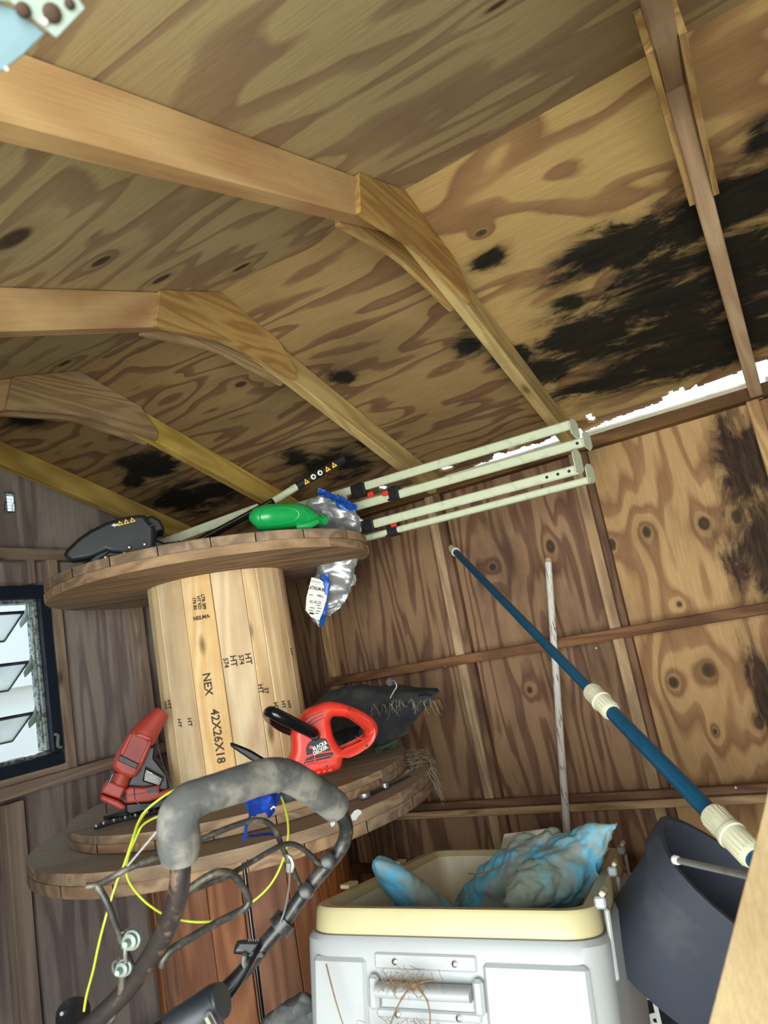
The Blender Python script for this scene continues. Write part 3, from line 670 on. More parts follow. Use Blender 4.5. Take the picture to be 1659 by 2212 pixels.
# silver bag hanging over the rear edge
def crumple(bm, amp, sc_, seed=0):
    bm.normal_update()
    for v in bm.verts:
        n = noise.turbulence_vector(v.co*sc_+V((seed, seed, seed)), 3, False); h = noise.turbulence(v.co*sc_*1.3+V((seed, 3, 1)), 3, True)
        v.co += v.normal*((h-.7)*amp*1.6)+n*amp*.3
def blobmesh(name, rows, m, parent, amp=.006, sc_=14, seg=44, seed=1):
    """bag-like body from stacked outlines: rows = [(centre, half vector across, half depth vector)]"""
    bm = bmesh.new(); R = []; o0 = V(rows[0][0])
    dense = []
    for i in range(len(rows)-1):
        for q in range(9):
            t = q/9; t = t*t*(3-2*t) if False else t
            dense.append(tuple(V(rows[i][j]).lerp(V(rows[i+1][j]), t) for j in range(3)))
    dense.append(tuple(V(x) for x in rows[-1]))
    for c_, h, d in dense:
        R.append([bm.verts.new(c_-o0+h*math.copysign(abs(math.cos(2*math.pi*k/seg))**.8, math.cos(2*math.pi*k/seg))+d*math.sin(2*math.pi*k/seg)) for k in range(seg)])
    for i in range(len(R)-1):
        for k in range(seg): bm.faces.new((R[i][k], R[i][(k+1) % seg], R[i+1][(k+1) % seg], R[i+1][k]))
    bm.faces.new(R[0][::-1]); bm.faces.new(R[-1])
    bmesh.ops.recalc_face_normals(bm, faces=bm.faces); crumple(bm, amp, sc_, seed)
    return mobj(name, bm, m, parent, T(o0), True)
bgp = Pd(735, 1290, 2.52)
bg_ = thing('foil_bag', Pd(745, 1180, 2.5), 'crumpled silver and blue pool chemical bag with a white label, hanging behind the pine spool', 'bag')
def row(cx_, cy_, hw, d, hd, tilt=0):
    c_ = Pd(cx_, cy_, d); return (c_, (Pd(cx_+hw, cy_+tilt, d)-c_), V((hd*.65, hd*.75, 0)))
body = blobmesh('bag_body', [row(722, 1068, 26, 2.42, .02, 4), row(715, 1100, 62, 2.44, .05, 8), row(728, 1140, 64, 2.47, .06), row(745, 1180, 48, 2.50, .05), row(722, 1235, 50, 2.50, .05, -8), row(720, 1270, 54, 2.49, .05, -6), row(712, 1310, 42, 2.48, .035, -12), row(705, 1340, 22, 2.47, .02, -16), row(697, 1353, 6, 2.47, .006, -6)], M['bag'], bg_, .02, 13)
blobmesh('blue_top_flap', [row(700, 1062, 16, 2.36, .008, 4), row(722, 1073, 34, 2.37, .018, 10), row(744, 1088, 30, 2.38, .018, 8), row(752, 1104, 20, 2.39, .008, 0)], M['bagblue'], bg_, .012, 18)
blobmesh('blue_seam', [row(700, 1240, 9, 2.41, .004, -2), row(705, 1262, 9, 2.40, .006), row(701, 1300, 8, 2.395, .006), row(697, 1330, 9, 2.40, .006), row(694, 1352, 5, 2.42, .004)], M['bagblue'], bg_, .003, 18)
nl_ = (V((-1.76, -1.6, -.1))).normalized()
Lp = Pd(682, 1290, 2.385)
lab = slab('label', [[(673, 1247), (690, 1251), (707, 1264), (706, 1290), (698, 1320), (690, 1340), (672, 1333), (660, 1318), (662, 1290)]], Lp, nl_, .0012, M['white'], bg_, 0)
def ont(px, py, ang, p0, n, lift=.0012):
    p = raypl(px, py, p0, n)+V(n)*lift; return planeM(p, n) @ Matrix.Rotation(math.radians(ang), 4, 'Z')
text('lettering', 'PLATINUM 8000', ont(685, 1272, -20, Lp, nl_), .0165, M['ink'], lab, sx=.62, bold=.0004)
text('lettering', 'POOL SHOCK', ont(681, 1257, -20, Lp, nl_), .006, M['ink'], lab)
text('lettering', '40-40-26', ont(681, 1301, -16, Lp, nl_), .015, M['ink'], lab, sx=.75)
for (px, py, wd) in ((674, 1313, .016), (688, 1308, .014), (690, 1314, .014), (688, 1320, .014), (685, 1325, .012), (690, 1287, .016), (672, 1285, .012), (672, 1319, .014)):
    p = raypl(px, py, Lp, nl_); polyplate('print_line', [(-wd/2, -.0011), (wd/2, -.0011), (wd/2, .0011), (-wd/2, .0011)], ont(px, py, -18, Lp, nl_, .0008), M['ink'], lab, .0004)
for q in range(7): polyplate('barcode_bar', [(0, -.004), (.0010, -.004), (.0010, .004), (0, .004)], ont(686+q*1.9, 1286+q*.7, -18, Lp, nl_, .0008), M['ink'], lab, .0004)
polyplate('print_block', [(-.008, -.003), (.008, -.003), (.008, .003), (-.008, .003)], ont(673, 1325, -20, Lp, nl_, .0008), M['ink'], lab, .0004)
# folding frame of four pale rails
RX = 2.10
fr = thing('folding_frame', (RX, 1.25, Z1), 'pale green metal folding frame, four rails with black clips, jutting out over the spool edge', 'frame')
def rail(pr, X, yl, zl, nm='rail', h=.030, th=.016):
    p = at(*pr, X=X); q = V((X, yl, zl)); o = beam(nm, p, q, th, h, M['rail'], fr, (0, 0, 1), .004); return p, q, o
r1 = rail((1238, 916), RX, 1.56, .562)
r2 = rail((1268, 953), RX, 1.60, .500)
r3 = rail((1252, 1013), RX-.03, 1.50, .412)
r4 = rail((1278, 1036), RX+.02, 1.62, .379, h=.022, th=.03)
def endplate(c0, pts, m='rail'):
    bm = bmesh.new(); A = [bm.verts.new((x, -.0015, z)) for x, z in pts]; B = [bm.verts.new((x, .0015, z)) for x, z in pts]
    bm.faces.new(A); bm.faces.new(B[::-1])
    for q in range(len(pts)): bm.faces.new((A[q], A[(q+1) % len(pts)], B[(q+1) % len(pts)], B[q]))
    return mobj('end_plate', bm, M[m], fr, T(c0) @ Matrix.Rotation(math.radians(-14), 4, 'Z'))
for pp, z0, z1 in ((r1[0], -.05, .016), (r2[0], -.030, .030), (r3[0], -.015, .062), (r4[0], -.012, .05)):
    endplate(pp, [(-.026, z0*.6), (-.022, z1-.01), (-.008, z1), (.012, z1), (.026, z1-.014), (.024, z0+.012), (.006, z0)])
for (pp, q, ts) in ((r3[0], r3[1], (.03, .065, .10)), (r2[0], r2[1], (.028,)), (r2[0], r2[1], (.77,))):
    d = (q-pp).normalized()
    for t in ts:
        c_ = pp+d*(t if t < .5 else t*.9); lathe('screw_hole', [(.005, 0), (.005, .001)], axisM(c_+V((-.0085, 0, 0)), (-1, 0, 0)), M['blk'], fr, 10)
for (px, py, X, redp, w_) in ((777, 1060, RX, (800, 1068), .06), (853, 1066, RX, (832, 1066), .04), (797, 1137, RX-.03, None, .05), (850, 1143, RX+.02, (850, 1133), .045)):
    p = at(px, py, X=X); cb = box('clip', p, (.034, w_, .048), M['blk'], fr, .004)
    for dz in (-1, 1): box('clip_lip', p+V((-.020, -w_*.25*dz, dz*.021)), (.012, w_*.5, .006), M['blk'], cb, .001)
    if redp:
        q = at(redp[0], redp[1], X=X-.022); box('red_button', q, (.010, .024, .018), M['red'], cb, .004)
# ------------------------------------------------------------------ things on the lower disc
Z2 = -.3565
P0 = at(300, 1770, Z=Z2); P0 = Pd(300, 1700, dep(P0)+.02); ns = toV(P0); s_ = .3014
def zz(pts): return pz(130, 1480, s_, pts)
cs = thing('chainsaw', (P0.x, P0.y, Z2), 'faded red electric chainsaw standing on its bar against the pine drum', 'chainsaw')
nt_ = (ns+V((0, 0, .1))).normalized()
bd = slab('motor_housing', [zz([(500, 332), (530, 316), (640, 355), (666, 408), (600, 565), (548, 655), (500, 672), (425, 648), (378, 600), (372, 570), (400, 495)])], P0, ns, .065, M['redold'], cs, .012)
slab('recess', [zz([(520, 345), (640, 395), (548, 600), (425, 540)])], P0, ns, .006, M['reddark'], bd, .001, .003)
slab('recess_ridge', [zz([(640, 392), (655, 405), (590, 560), (560, 560)])], P0, ns, .010, M['redold'], bd, .003, .007)
slab('recess_ridge', [zz([(500, 345), (522, 350), (452, 500), (425, 492)])], P0, ns, .010, M['redold'], bd, .003, .007)
slab('terminal_block', [zz([(428, 498), (560, 560), (546, 600), (414, 540)])], P0, ns, .016, M['blk'], bd, .002, .010)
for q in range(7): slab('terminal_fin', [zz([(440+q*16, 508+q*7.5), (446+q*16, 511+q*7.5), (438+q*16, 540+q*7.5), (432+q*16, 537+q*7.5)])], P0, ns, .006, M['guard'], bd, 0, .014)
slab('latch', [zz([(545, 345), (590, 345), (650, 375), (655, 395), (610, 390), (540, 365)])], P0, ns, .012, M['redold'], bd, .003, .010)
ax0, ax1 = raypl(130+615*s_, 1480+340*s_, P0-ns*.03, ns), raypl(130+730*s_, 1480+195*s_, P0-ns*.03, ns)
tube('rear_handle', [ax0-(ax1-ax0)*.25, ax0, ax0.lerp(ax1, .5), ax1, ax1+(ax1-ax0).normalized()*.004], [.040, .038, .030, .023, .018], M['redold'], cs, 18, 3)
tube('neck', [raypl(130+445*s_, 1480+635*s_, P0-ns*.03, ns), raypl(130+410*s_, 1480+735*s_, P0-ns*.03, ns)], .026, M['redold'], cs, 16, 1)
tube('neck_rod', [raypl(130+385*s_, 1480+640*s_, P0, ns), raypl(130+358*s_, 1480+700*s_, P0, ns)], .004, M['chrome'], cs, 8, 1)
slab('front_block', [zz([(345, 683), (468, 735), (430, 822), (292, 772), (300, 745)])], P0, ns, .07, M['redold'], cs, .006)
slab('lower_jaw', [zz([(285, 815), (300, 785), (420, 830), (470, 868), (462, 892), (428, 896), (290, 828)])], P0, ns, .055, M['redold'], cs, .006)
slab('rear_body', [zz([(600, 440), (690, 430), (680, 520), (775, 640), (790, 770), (600, 750), (470, 730), (500, 660), (560, 600)])], P0-ns*.035, ns, .05, M['blk'], cs, .008)
bt = slab('battery_pack', [zz([(610, 590), (745, 665), (715, 730), (590, 690)])], P0-ns*.015, ns, .03, M['blkshine'], cs, .004)
Pb = P0-ns*.0135
for q in range(6):
    slab('print_line', [zz([(618-q*3, 632+q*9), (700+q*2-(q % 2)*14, 662+q*9), (699+q*2-(q % 2)*14, 665+q*9), (617-q*3, 635+q*9)])], Pb, ns, .0006, M['white'], bt, 0, .001)
slab('print_heading', [zz([(625, 616), (662, 630), (660, 637), (623, 623)])], Pb, ns, .0006, M['white'], bt, 0, .001)
slab('side_cover', [zz([(468, 750), (500, 730), (600, 735), (712, 716), (712, 770), (780, 745), (802, 762), (790, 785), (640, 838), (470, 850)])], P0-ns*.01, ns, .05, M['redold'], cs, .006)
slab('cover_slot', [zz([(620, 738), (700, 728), (702, 765), (622, 778)])], P0-ns*.01, ns, .004, M['blk'], cs, 0, .003)
slab('cover_groove', [zz([(470, 790), (610, 768), (612, 776), (470, 800)])], P0-ns*.01, ns, .004, M['reddark'], cs, 0, .003)
slab('sprocket_case', [zz([(468, 850), (640, 838), (800, 790), (830, 830), (820, 870), (620, 905), (500, 935), (470, 915)])], P0-ns*.02, ns, .05, M['blk'], cs, .006)
pb_ = [at(130+a*s_, 1480+b*s_, Z=Z2+.012) for a, b in ((330, 955), (420, 930), (600, 900), (830, 850))]
tube('guide_bar', pb_, [.022, .024, .024, .022], M['blk'], cs, 10, 3, .3)
ch = [at(130+a*s_, 1480+b*s_, Z=Z2+.008) for a, b in ((252, 1028), (330, 1000), (450, 968), (560, 942), (700, 905), (850, 868), (870, 850))]
chp = smoothpath(ch, 6)
cn = tube('saw_chain', ch, .0045, M['guard'], cs, 6, 4)
for q in range(1, len(chp)-1, 2):
    p = chp[q]; box('chain_tooth', p+V((0, 0, .006)), (.007, .007, .008), M['steel'] if q % 4 == 1 else M['blk'], cn, .001)
tube('wire', [Pd(340, 1610, 1.92), Pd(355, 1660, 1.92), Pd(368, 1700, 1.92), Pd(376, 1738, 1.90)], .0016, M['blk'], cs, 5)
tube('wire', [Pd(290, 1700, 1.86), Pd(292, 1725, 1.86), Pd(305, 1740, 1.86), Pd(335, 1742, 1.86), Pd(360, 1728, 1.87)], .0014, M['blk'], cs, 5)
tube('wire', [Pd(229, 1718, 1.98), Pd(229, 1740, 1.99), Pd(231, 1756, 2.0)], .0016, M['blk'], cs, 5)
# hedge trimmer
s_ = .3014
def hz(pts): return pz(480, 1440, s_, pts)
P0 = at(690, 1668, Z=Z2+.035); P0 = Pd(690, 1600, dep(P0)-.01); nh = (toV(P0)+V((.12, -.1, 0))).normalized()
ht = thing('hedge_trimmer', (P0.x, P0.y, Z2), 'orange-red hedge trimmer with black front handle, resting on the lower disc of the pine spool', 'hedge trimmer')
outl = [(420, 715), (470, 680), (500, 640), (510, 560), (505, 500), (520, 440), (560, 380), (610, 320), (690, 280), (760, 255), (830, 256), (900, 275), (980, 305), (1060, 350), (1110, 395), (1130, 450), (1122, 500), (1085, 545), (1030, 580), (950, 620), (885, 655), (860, 730), (830, 750), (720, 780), (640, 795), (590, 770), (520, 740)]
hole = [(795, 372), (850, 362), (910, 372), (970, 405), (1025, 445), (1045, 485), (1030, 520), (990, 550), (930, 585), (890, 595), (850, 575), (820, 530), (795, 450)]
hb = slab('body', [hz(outl), hz(hole)], P0, nh, .075, M['red'], ht, .022, 0, True, 4)
for q in range(3):
    x0, y0 = 590+q*18, 380+q*18
    slab('vent_slit', [hz([(x0, y0), (x0+60, y0-36), (x0+128-q*12, y0-62+q*4), (x0+130-q*12, y0-54+q*4), (x0+64, y0-26), (x0+6, y0+8)])], P0, nh, .004, M['reddark'], hb, 0, .002)
pl_ = slab('badge', [hz([(605, 635), (600, 590), (615, 550), (650, 522), (700, 512), (745, 518), (778, 595), (775, 600), (690, 615)])], P0, nh, .004, M['bin'], hb, .0008, .0025)
text('lettering', 'BLACK&', ont(480+697*s_, 1440+566*s_, 14, P0, nh, .0032), .0140, M['white'], pl_, sx=.82, bold=.0005)
text('lettering', 'DECKER.', ont(480+705*s_, 1440+598*s_, 14, P0, nh, .0032), .0140, M['white'], pl_, sx=.82, bold=.0005)
polyplate('badge_dot', [(.005*math.cos(a_*1.047), .005*math.sin(a_*1.047)) for a_ in range(6)], ont(480+634*s_, 1440+577*s_, 0, P0, nh, .0028), M['red'], pl_)
slab('grille_recess', [hz([(582, 700), (600, 660), (660, 632), (790, 612), (798, 625), (770, 655), (650, 690)])], P0, nh, .003, M['blk'], hb, 0, .0015)
for q in range(3):
    y0 = 652+q*16; slab('grille_bar', [hz([(592+q*-2, y0+24), (780-q*14, y0-22+q*8), (780-q*14, y0-16+q*8), (592-q*2, y0+30)])], P0, nh, .006, M['red'], hb, 0, .005)
slab('grille_bar', [hz([(655, 640), (663, 637), (668, 692), (660, 694)])], P0, nh, .006, M['red'], hb, 0, .0052)
for q in range(16):                                          # ribs of the grip
    t = q/15; a_ = (905+t*195, 288+t*128); b_ = (885+t*170, 345+t*128)
    a3, b3 = raypl(480+a_[0]*s_, 1440+a_[1]*s_, P0+nh*.003, nh), raypl(480+b_[0]*s_, 1440+b_[1]*s_, P0+nh*.003, nh)
    tube('grip_rib', [a3-nh*.012, a3.lerp(b3, .25)-nh*.001, a3.lerp(b3, .75)-nh*.001, b3-nh*.012], .0022, M['red'], hb, 6, 3)
slab('trigger', [hz([(962, 500), (985, 512), (1010, 510), (1040, 490), (1050, 505), (1030, 525), (1000, 530), (975, 522)])], P0-nh*.02, nh, .02, M['red'], ht, .003)
for a_, b_ in ((750, 715), (1035, 566)): lathe('screw_hole', [(.003, 0), (.003, .001)], axisM(raypl(480+a_*s_, 1440+b_*s_, P0, nh)+nh*.0005, nh), M['blk'], hb, 8)
for q in range(4):
    slab('finger_bump', [hz([(630+q*42, 762-q*8), (650+q*42, 748-q*8), (672+q*42, 752-q*8), (664+q*42, 772-q*8), (640+q*42, 780-q*8)])], P0, nh, .01, M['red'], hb, .004, .004, True)
hn = [raypl(480+a_*s_, 1440+b_*s_, P0+nh*(.035+l), nh) for a_, b_, l in ((665, 490, -.035), (640, 470, .0), (560, 430, .03), (470, 385, .05), (390, 345, .055), (345, 325, .045), (325, 345, .01), (345, 385, -.05), (430, 445, -.09), (520, 480, -.10))]
tube('front_handle', hn, [.016, .0165, .0165, .0165, .0165, .016, .013, .011, .010, .010], M['blkshine'], ht, 16, 5)
gpt = [(58, 548), (75, 545), (150, 575), (220, 608), (300, 655), (400, 712), (380, 725), (300, 725), (200, 668), (100, 600), (62, 572)]
slab('blade_guard', [hz(gpt)], P0+nh*.01, nh, .016, M['blk'], ht, .005)
tube('guard_ridge', [raypl(480+a_*s_, 1440+b_*s_, P0+nh*.012, nh) for a_, b_ in ((65, 552), (190, 600), (300, 665), (385, 715))], .0035, M['blkshine'], ht, 6)
# torn rubber sheet
P0 = at(880, 1610, Z=Z2+.02); P0 = Pd(800, 1560, dep(P0)+.12); nn = toV(P0)
tb = thing('rubber_mat', (P0.x, P0.y, Z2), 'torn dusty black rubber mat behind the hedge trimmer', 'mat')
def drape(name, grid, m, parent, t=.004, amp=.006, sc_=20, sub=6):
    """cloth / sheet through a grid of points, with thickness"""
    rows = [smoothpath(r, sub) for r in grid]; cols = list(zip(*rows)); cols = [smoothpath(list(c_), sub) for c_ in cols]
    o0 = cols[0][0].copy(); bm = bmesh.new()
    G = [[bm.verts.new(p-o0+noise.turbulence_vector(p*sc_, 3, False)*amp) for p in c_] for c_ in cols]
    for i in range(len(G)-1):
        for j in range(len(G[0])-1): bm.faces.new((G[i][j], G[i+1][j], G[i+1][j+1], G[i][j+1]))
    r = bmesh.ops.solidify(bm, geom=bm.faces[:], thickness=t)
    return mobj(name, bm, m, parent, T(o0), True)
D0 = dep(P0)
def g3(rows): return [[Pd(x, y, D0+d) for x, y, d in r] for r in rows]
drape('upper_fold', g3([[(668, 1530, -.02), (705, 1497, -.0), (750, 1483, .0), (820, 1480, .02), (900, 1482, .03), (948, 1487, .0)],
    [(672, 1545, -.04), (710, 1512, -.04), (760, 1500, -.04), (820, 1496, -.03), (890, 1500, -.04), (944, 1500, -.04)],
    [(690, 1560, -.05), (730, 1545, -.07), (790, 1530, -.06), (830, 1515, -.06), (880, 1518, -.06), (925, 1517, -.05)],
    [(700, 1580, -.03), (750, 1575, -.06), (800, 1552, -.07), (822, 1522, -.07), (860, 1520, -.06), (900, 1518, -.05)]]), M['torn'], tb, .006, .008, 18)
drape('lower_fold', g3([[(790, 1540, .03), (840, 1512, .03), (890, 1508, .02), (928, 1520, .0)],
    [(780, 1570, .01), (830, 1545, .01), (875, 1545, .0), (905, 1545, -.02)],
    [(775, 1600, .0), (830, 1585, -.03), (870, 1575, -.05), (882, 1572, -.05)],
    [(790, 1618, .02), (830, 1605, -.04), (865, 1592, -.06), (884, 1580, -.05)]]), M['torn'], tb, .005, .006, 22)
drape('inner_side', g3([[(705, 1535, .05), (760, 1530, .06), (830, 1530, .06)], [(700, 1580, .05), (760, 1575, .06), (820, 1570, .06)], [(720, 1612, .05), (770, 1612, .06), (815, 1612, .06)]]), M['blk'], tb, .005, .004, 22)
tube('wire_loop', [Pd(838, 1474, D0-.06), Pd(850, 1470, D0-.07), Pd(857, 1482, D0-.08), Pd(850, 1495, D0-.08), Pd(843, 1508, D0-.08)], .0028, M['steel'], tb, 8)
blobmesh('knob', [(Pd(842, 1472, D0-.05)+V((0, 0, z)), V((r, 0, 0)), V((0, r, 0))) for z, r in ((.014, .004), (.008, .012), (-.004, .014), (-.016, .008))], M['torn'], tb, .002, 30)
tube('slot', [Pd(903, 1503, D0-.07), Pd(918, 1500, D0-.075), Pd(934, 1502, D0-.07)], [.003, .007, .003], M['blk'], tb, 8, 4, .5)
def roots(name, gen, n, m, seed, r=.0009, seg=3):
    rnd = random.Random(seed); bm = bmesh.new(); o0 = V(gen(rnd)[0])
    for _ in range(n): tube_bm(bm, [V(p)-o0 for p in gen(rnd)], [r, r*.5], seg, 2)
    return bm, o0
def hang(rnd):
    x = rnd.uniform(800, 948); y = 1516-(x-800)*.02+rnd.uniform(-6, 4) if x > 845 else 1520
    p = Pd(x, y, D0-.07); q = p+V((rnd.uniform(-.02, .02), rnd.uniform(-.02, .02), -rnd.uniform(.01, .05))); return [p, p.lerp(q, .5)+V((rnd.uniform(-.01, .01),)*3), q]
bm, o0 = roots('r', hang, 46, M['straw'], 3); o = mobj('root_fringe', bm, M['straw'], tb, T(o0)); o['kind'] = 'stuff'
# crumpled green wrapper
Pg = at(848, 1622, Z=Z2); Dg = dep(Pg)
o = drape('plastic_wrapper', [[Pd(x, y, Dg+d) for x, y, d in r] for r in ([(815, 1605, .03), (838, 1600, .0), (862, 1592, .03)], [(812, 1618, .0), (836, 1612, -.03), (858, 1605, 0)], [(812, 1627, .01), (835, 1625, -.01), (852, 1618, .01)])], M['leafplastic'], None, .002, .010, 30)
props(o, 'small crumpled grey green plastic wrapper beside the hedge trimmer', 'wrapper')
# straw and roots on the disc rims
def straw(rnd):
    a_ = rnd.gauss(-.75, .20); r_ = rnd.uniform(.545, .63); z = -.400+rnd.random()*.016
    p = V((LX+r_*math.cos(a_), LY+r_*math.sin(a_), z)); d = V((rnd.uniform(-1, 1), rnd.uniform(-1, 1), rnd.uniform(-.15, .3)))*rnd.uniform(.015, .05)
    if r_ > .585: p = V((LX+.612*math.cos(a_), LY+.612*math.sin(a_), -.40)); d = V((math.cos(a_)*.02+rnd.uniform(-.01, .01), math.sin(a_)*.02, -abs(rnd.gauss(0, .05))-.005))
    return [p, p+d*.5+V((rnd.uniform(-.008, .008), rnd.uniform(-.008, .008), .004)), p+d]
bm, o0 = roots('s', straw, 800, M['straw'], 9, .0013); o = mobj('straw_clump', bm, M['straw'], None, T(o0)); props(o, 'loose grey straw and roots spilling over the right rim of the lower spool', 'straw', kind='stuff')
# spanner, washers, staples on the discs
p0, p1 = at(788, 1722, Z=-.398), at(888, 1674, Z=-.398)
wr_ = thing('spanner', p0, 'old grey spanner lying on the large lower disc, right of the mower grip', 'spanner')
tube('shank', [p0.lerp(p1, .12), p0.lerp(p1, .5), p0.lerp(p1, .95)], [.007, .005, .006], M['guard'], wr_, 8, 3, .5)
lathe('ring_end', [(.007, 0), (.016, 0), (.017, .006), (.016, .011), (.007, .011)], T(p0), M['steel'], wr_, 16)
lathe('socket_end', [(.006, 0), (.011, 0), (.011, .012), (.006, .012)], T(p0.lerp(p1, .42)), M['steel'], wr_, 14)
for i, (pts, lb) in enumerate((([(758, 1762), (764, 1752), (772, 1748), (780, 1751), (781, 1757), (775, 1762), (768, 1772), (758, 1772)], 'torn white paper scrap stuck to the front rim of the lower spool, larger one'), ([(713, 1779), (717, 1773), (724, 1776), (723, 1782), (716, 1787)], 'tiny white paper scrap on the lower spool rim, left of the larger scrap'))):
    n_ = (V((pts[0][0], 0, 0)), None); q = ray(*pts[0]); 
    a_ = math.atan2(-LY, -LX); lo, best = 0, None
    d = q; A_ = d.x**2+d.y**2; B_ = -2*(d.x*LX+d.y*LY); C_ = LX**2+LY**2-(LR+.0035)**2; t = (-B_-math.sqrt(B_*B_-4*A_*C_))/(2*A_); q = d*t
    nn_ = V((q.x-LX, q.y-LY, 0)).normalized()
    o = slab('paper_scrap', [pts], q, nn_, .001, M['white'], None, 0, .001)
    props(o, lb, 'paper')
# ------------------------------------------------------------------ poles against the right wall
pt = at(975, 1183, X=XW-.045); pb = Pd(1680, 1905, 1.02)
ax = (pb-pt); L_ = ax.length; ax.normalize()
def along(px, py):                       # closest point of the pole axis to the sight line
    d = ray(px, py).normalized(); w0 = -pt; b_ = d.dot(ax); d_ = d.dot(w0); e_ = ax.dot(w0)
    return pt+ax*((e_-b_*d_)/(1-b_*b_)*1.0 if False else ((ax.dot(-pt)-b_*d.dot(-pt))/(1-b_*b_)))
pp = thing('pool_pole', pt, 'blue telescopic pool pole with cream ribbed grips leaning across the right wall', 'pole')
A0, A1, A2, A3, A4 = pt, along(990, 1200), along(1300, 1515), along(1585, 1800), pb
tube('upper_section', [A0+ax*.03, A2], .0128, M['poolblue'], pp, 16, 1)
tube('lower_section', [A2, A4], .0158, M['poolblue'], pp, 16, 1)
lathe('end_cap', [(.009, -.006), (.0125, 0), (.0155, .012), (.016, .055), (.0175, .056), (.0175, .064), (.013, .065)], axisM(A0, ax), M['cream'], pp, 18)
def grip(nm, c_, Lg, r0):
    g = lathe(nm, [(r0-.004, -Lg/2), (r0, -Lg/2+.002), (r0+.001, -.006), (r0+.003, -.004), (r0+.003, .002), (r0+.001, .004), (r0-.001, Lg/2-.004), (r0-.003, Lg/2)], axisM(c_, ax), M['cream'], pp, 24)
    for q in range(18):
        a_ = q*math.pi/9; x = ax.orthogonal().normalized(); y = ax.cross(x); rad = x*math.cos(a_)+y*math.sin(a_)
        beam('rib', c_-ax*(Lg/2-.006)+rad*r0, c_+ax*(Lg/2-.006)+rad*(r0-.001), .0022, .0025, M['cream'], g, rad, .0006)
grip('grip', A2, .10, .0205); grip('grip', A3, .105, .0215)
for p_, q_ in (((1183, 1196), (1226, 1815)),):
    a_, b_ = at(*p_, X=XW-.038), at(*q_, X=XW-.040); b_ = a_+(b_-a_)*((ZF-a_.z)/(b_.z-a_.z))
    wsr = thing('broom_handle', b_, 'thin wooden stick with flaking white paint standing against the right wall', 'stick')
    tube('shaft', [b_, a_.lerp(b_, .02)], [.0145, .0125], M['stick'], wsr, 14, 1)
    lathe('rounded_tip', [(.0126, -.006), (.0122, .006), (.009, .012), (.003, .0145)], axisM(a_.lerp(b_, .018), a_-b_), M['stud'], wsr, 14)
# ------------------------------------------------------------------ cooler
o_ = V((1.029, .882, -.433)); lx = V((.188, -.980, -.062)).normalized(); ly = V((.961, .197, -.190)); ly = (ly-lx*ly.dot(lx)).normalized(); lz = lx.cross(ly)
CW, CLn, CH = .50, .75, .50
MCo = Matrix(((lx.x, ly.x, lz.x, o_.x), (lx.y, ly.y, lz.y, o_.y), (lx.z, ly.z, lz.z, o_.z), (0, 0, 0, 1)))
base = MCo @ V((CW/2, CLn/2, -CH))
ck = thing('cooler', base, 'open dirty white cooler with a yellowed rim and dry roots on its handle', 'cooler')
def rring(x0, x1, y0, y1, r, z, n=6):
    P = []
    for (cx_, cy_, a0) in ((x1-r, y1-r, 0), (x0+r, y1-r, 90), (x0+r, y0+r, 180), (x1-r, y0+r, 270)):
        for q in range(n+1): a_ = math.radians(a0+90*q/n); P.append((cx_+r*math.cos(a_), cy_+r*math.sin(a_), z))
    return P
def loft(bm, rings, cap0=True, cap1=True):
    R = [[bm.verts.new(p) for p in r] for r in rings]; n = len(R[0])
    for i in range(len(R)-1):
        for k in range(n): bm.faces.new((R[i][k], R[i][(k+1) % n], R[i+1][(k+1) % n], R[i+1][k]))
    if cap0: bm.faces.new(R[0][::-1])
    if cap1: bm.faces.new(R[-1])
def rr2(e, r, z, t=0): return rring(-e, CW+e, -e, CLn+e, r, z)
bm = bmesh.new(); loft(bm, [rr2(-.010, .05, -CH), rr2(.004, .06, -CH+.02), rr2(.012, .06, -.070), rr2(.012, .06, -.048), rr2(.006, .058, -.040), rr2(-.03, .03, -.040), rr2(-.05, .03, -.40)], True, True)
mobj('tub', bm, M['cooler'], ck, MCo, True)
bm = bmesh.new(); loft(bm, [rr2(-.004, .055, -.044), rr2(.002, .056, -.038), rr2(.000, .055, -.006), rr2(-.004, .052, 0), rr2(-.022, .04, 0), rr2(-.028, .035, -.006), rr2(-.034, .032, -.06)], False, False)
mobj('rim', bm, M['rim'], ck, MCo, True)
bm = bmesh.new(); loft(bm, [rr2(-.034, .032, -.012), rr2(-.044, .03, -.13), rr2(-.050, .03, -.135), rr2(-.060, .03, -.38)], False, True)
mobj('lining', bm, M['cooler_in'], ck, MCo, True)
def cb(nm, c_, s, m, parent=ck, bev=.003, rot=None): return mobj(nm, (lambda b: (bx(b, (0, 0, 0), s, bev), b)[1])(bmesh.new()), M[m], parent, MCo @ T(c_) @ (rot if rot is not None else Matrix()))
yf = -.012
for x_, w_ in ((.068, .098), (.398, .164)): cb('corner_panel', (x_, yf+.001, -.275), (w_, .014, .41), 'cooler', ck, .006)
cb('handle_mount', (.220, yf+.001, -.073), (.175, .010, .024), 'cooler', ck, .003)
cb('handle_mount', (.220, yf+.001, -.146), (.175, .010, .014), 'cooler', ck, .003)
hd = mobj('handle', (lambda b: (tube_bm(b, [(.142, yf-.014, -.110), (.220, yf-.016, -.110), (.298, yf-.014, -.110)], .020, 16, 3, .55), b)[1])(bmesh.new()), M['cooler'], ck, MCo, True)
for s in (-1, 1): cb('handle_end', (.220+s*.088, yf-.004, -.116), (.018, .022, .05), 'cooler', hd, .005)
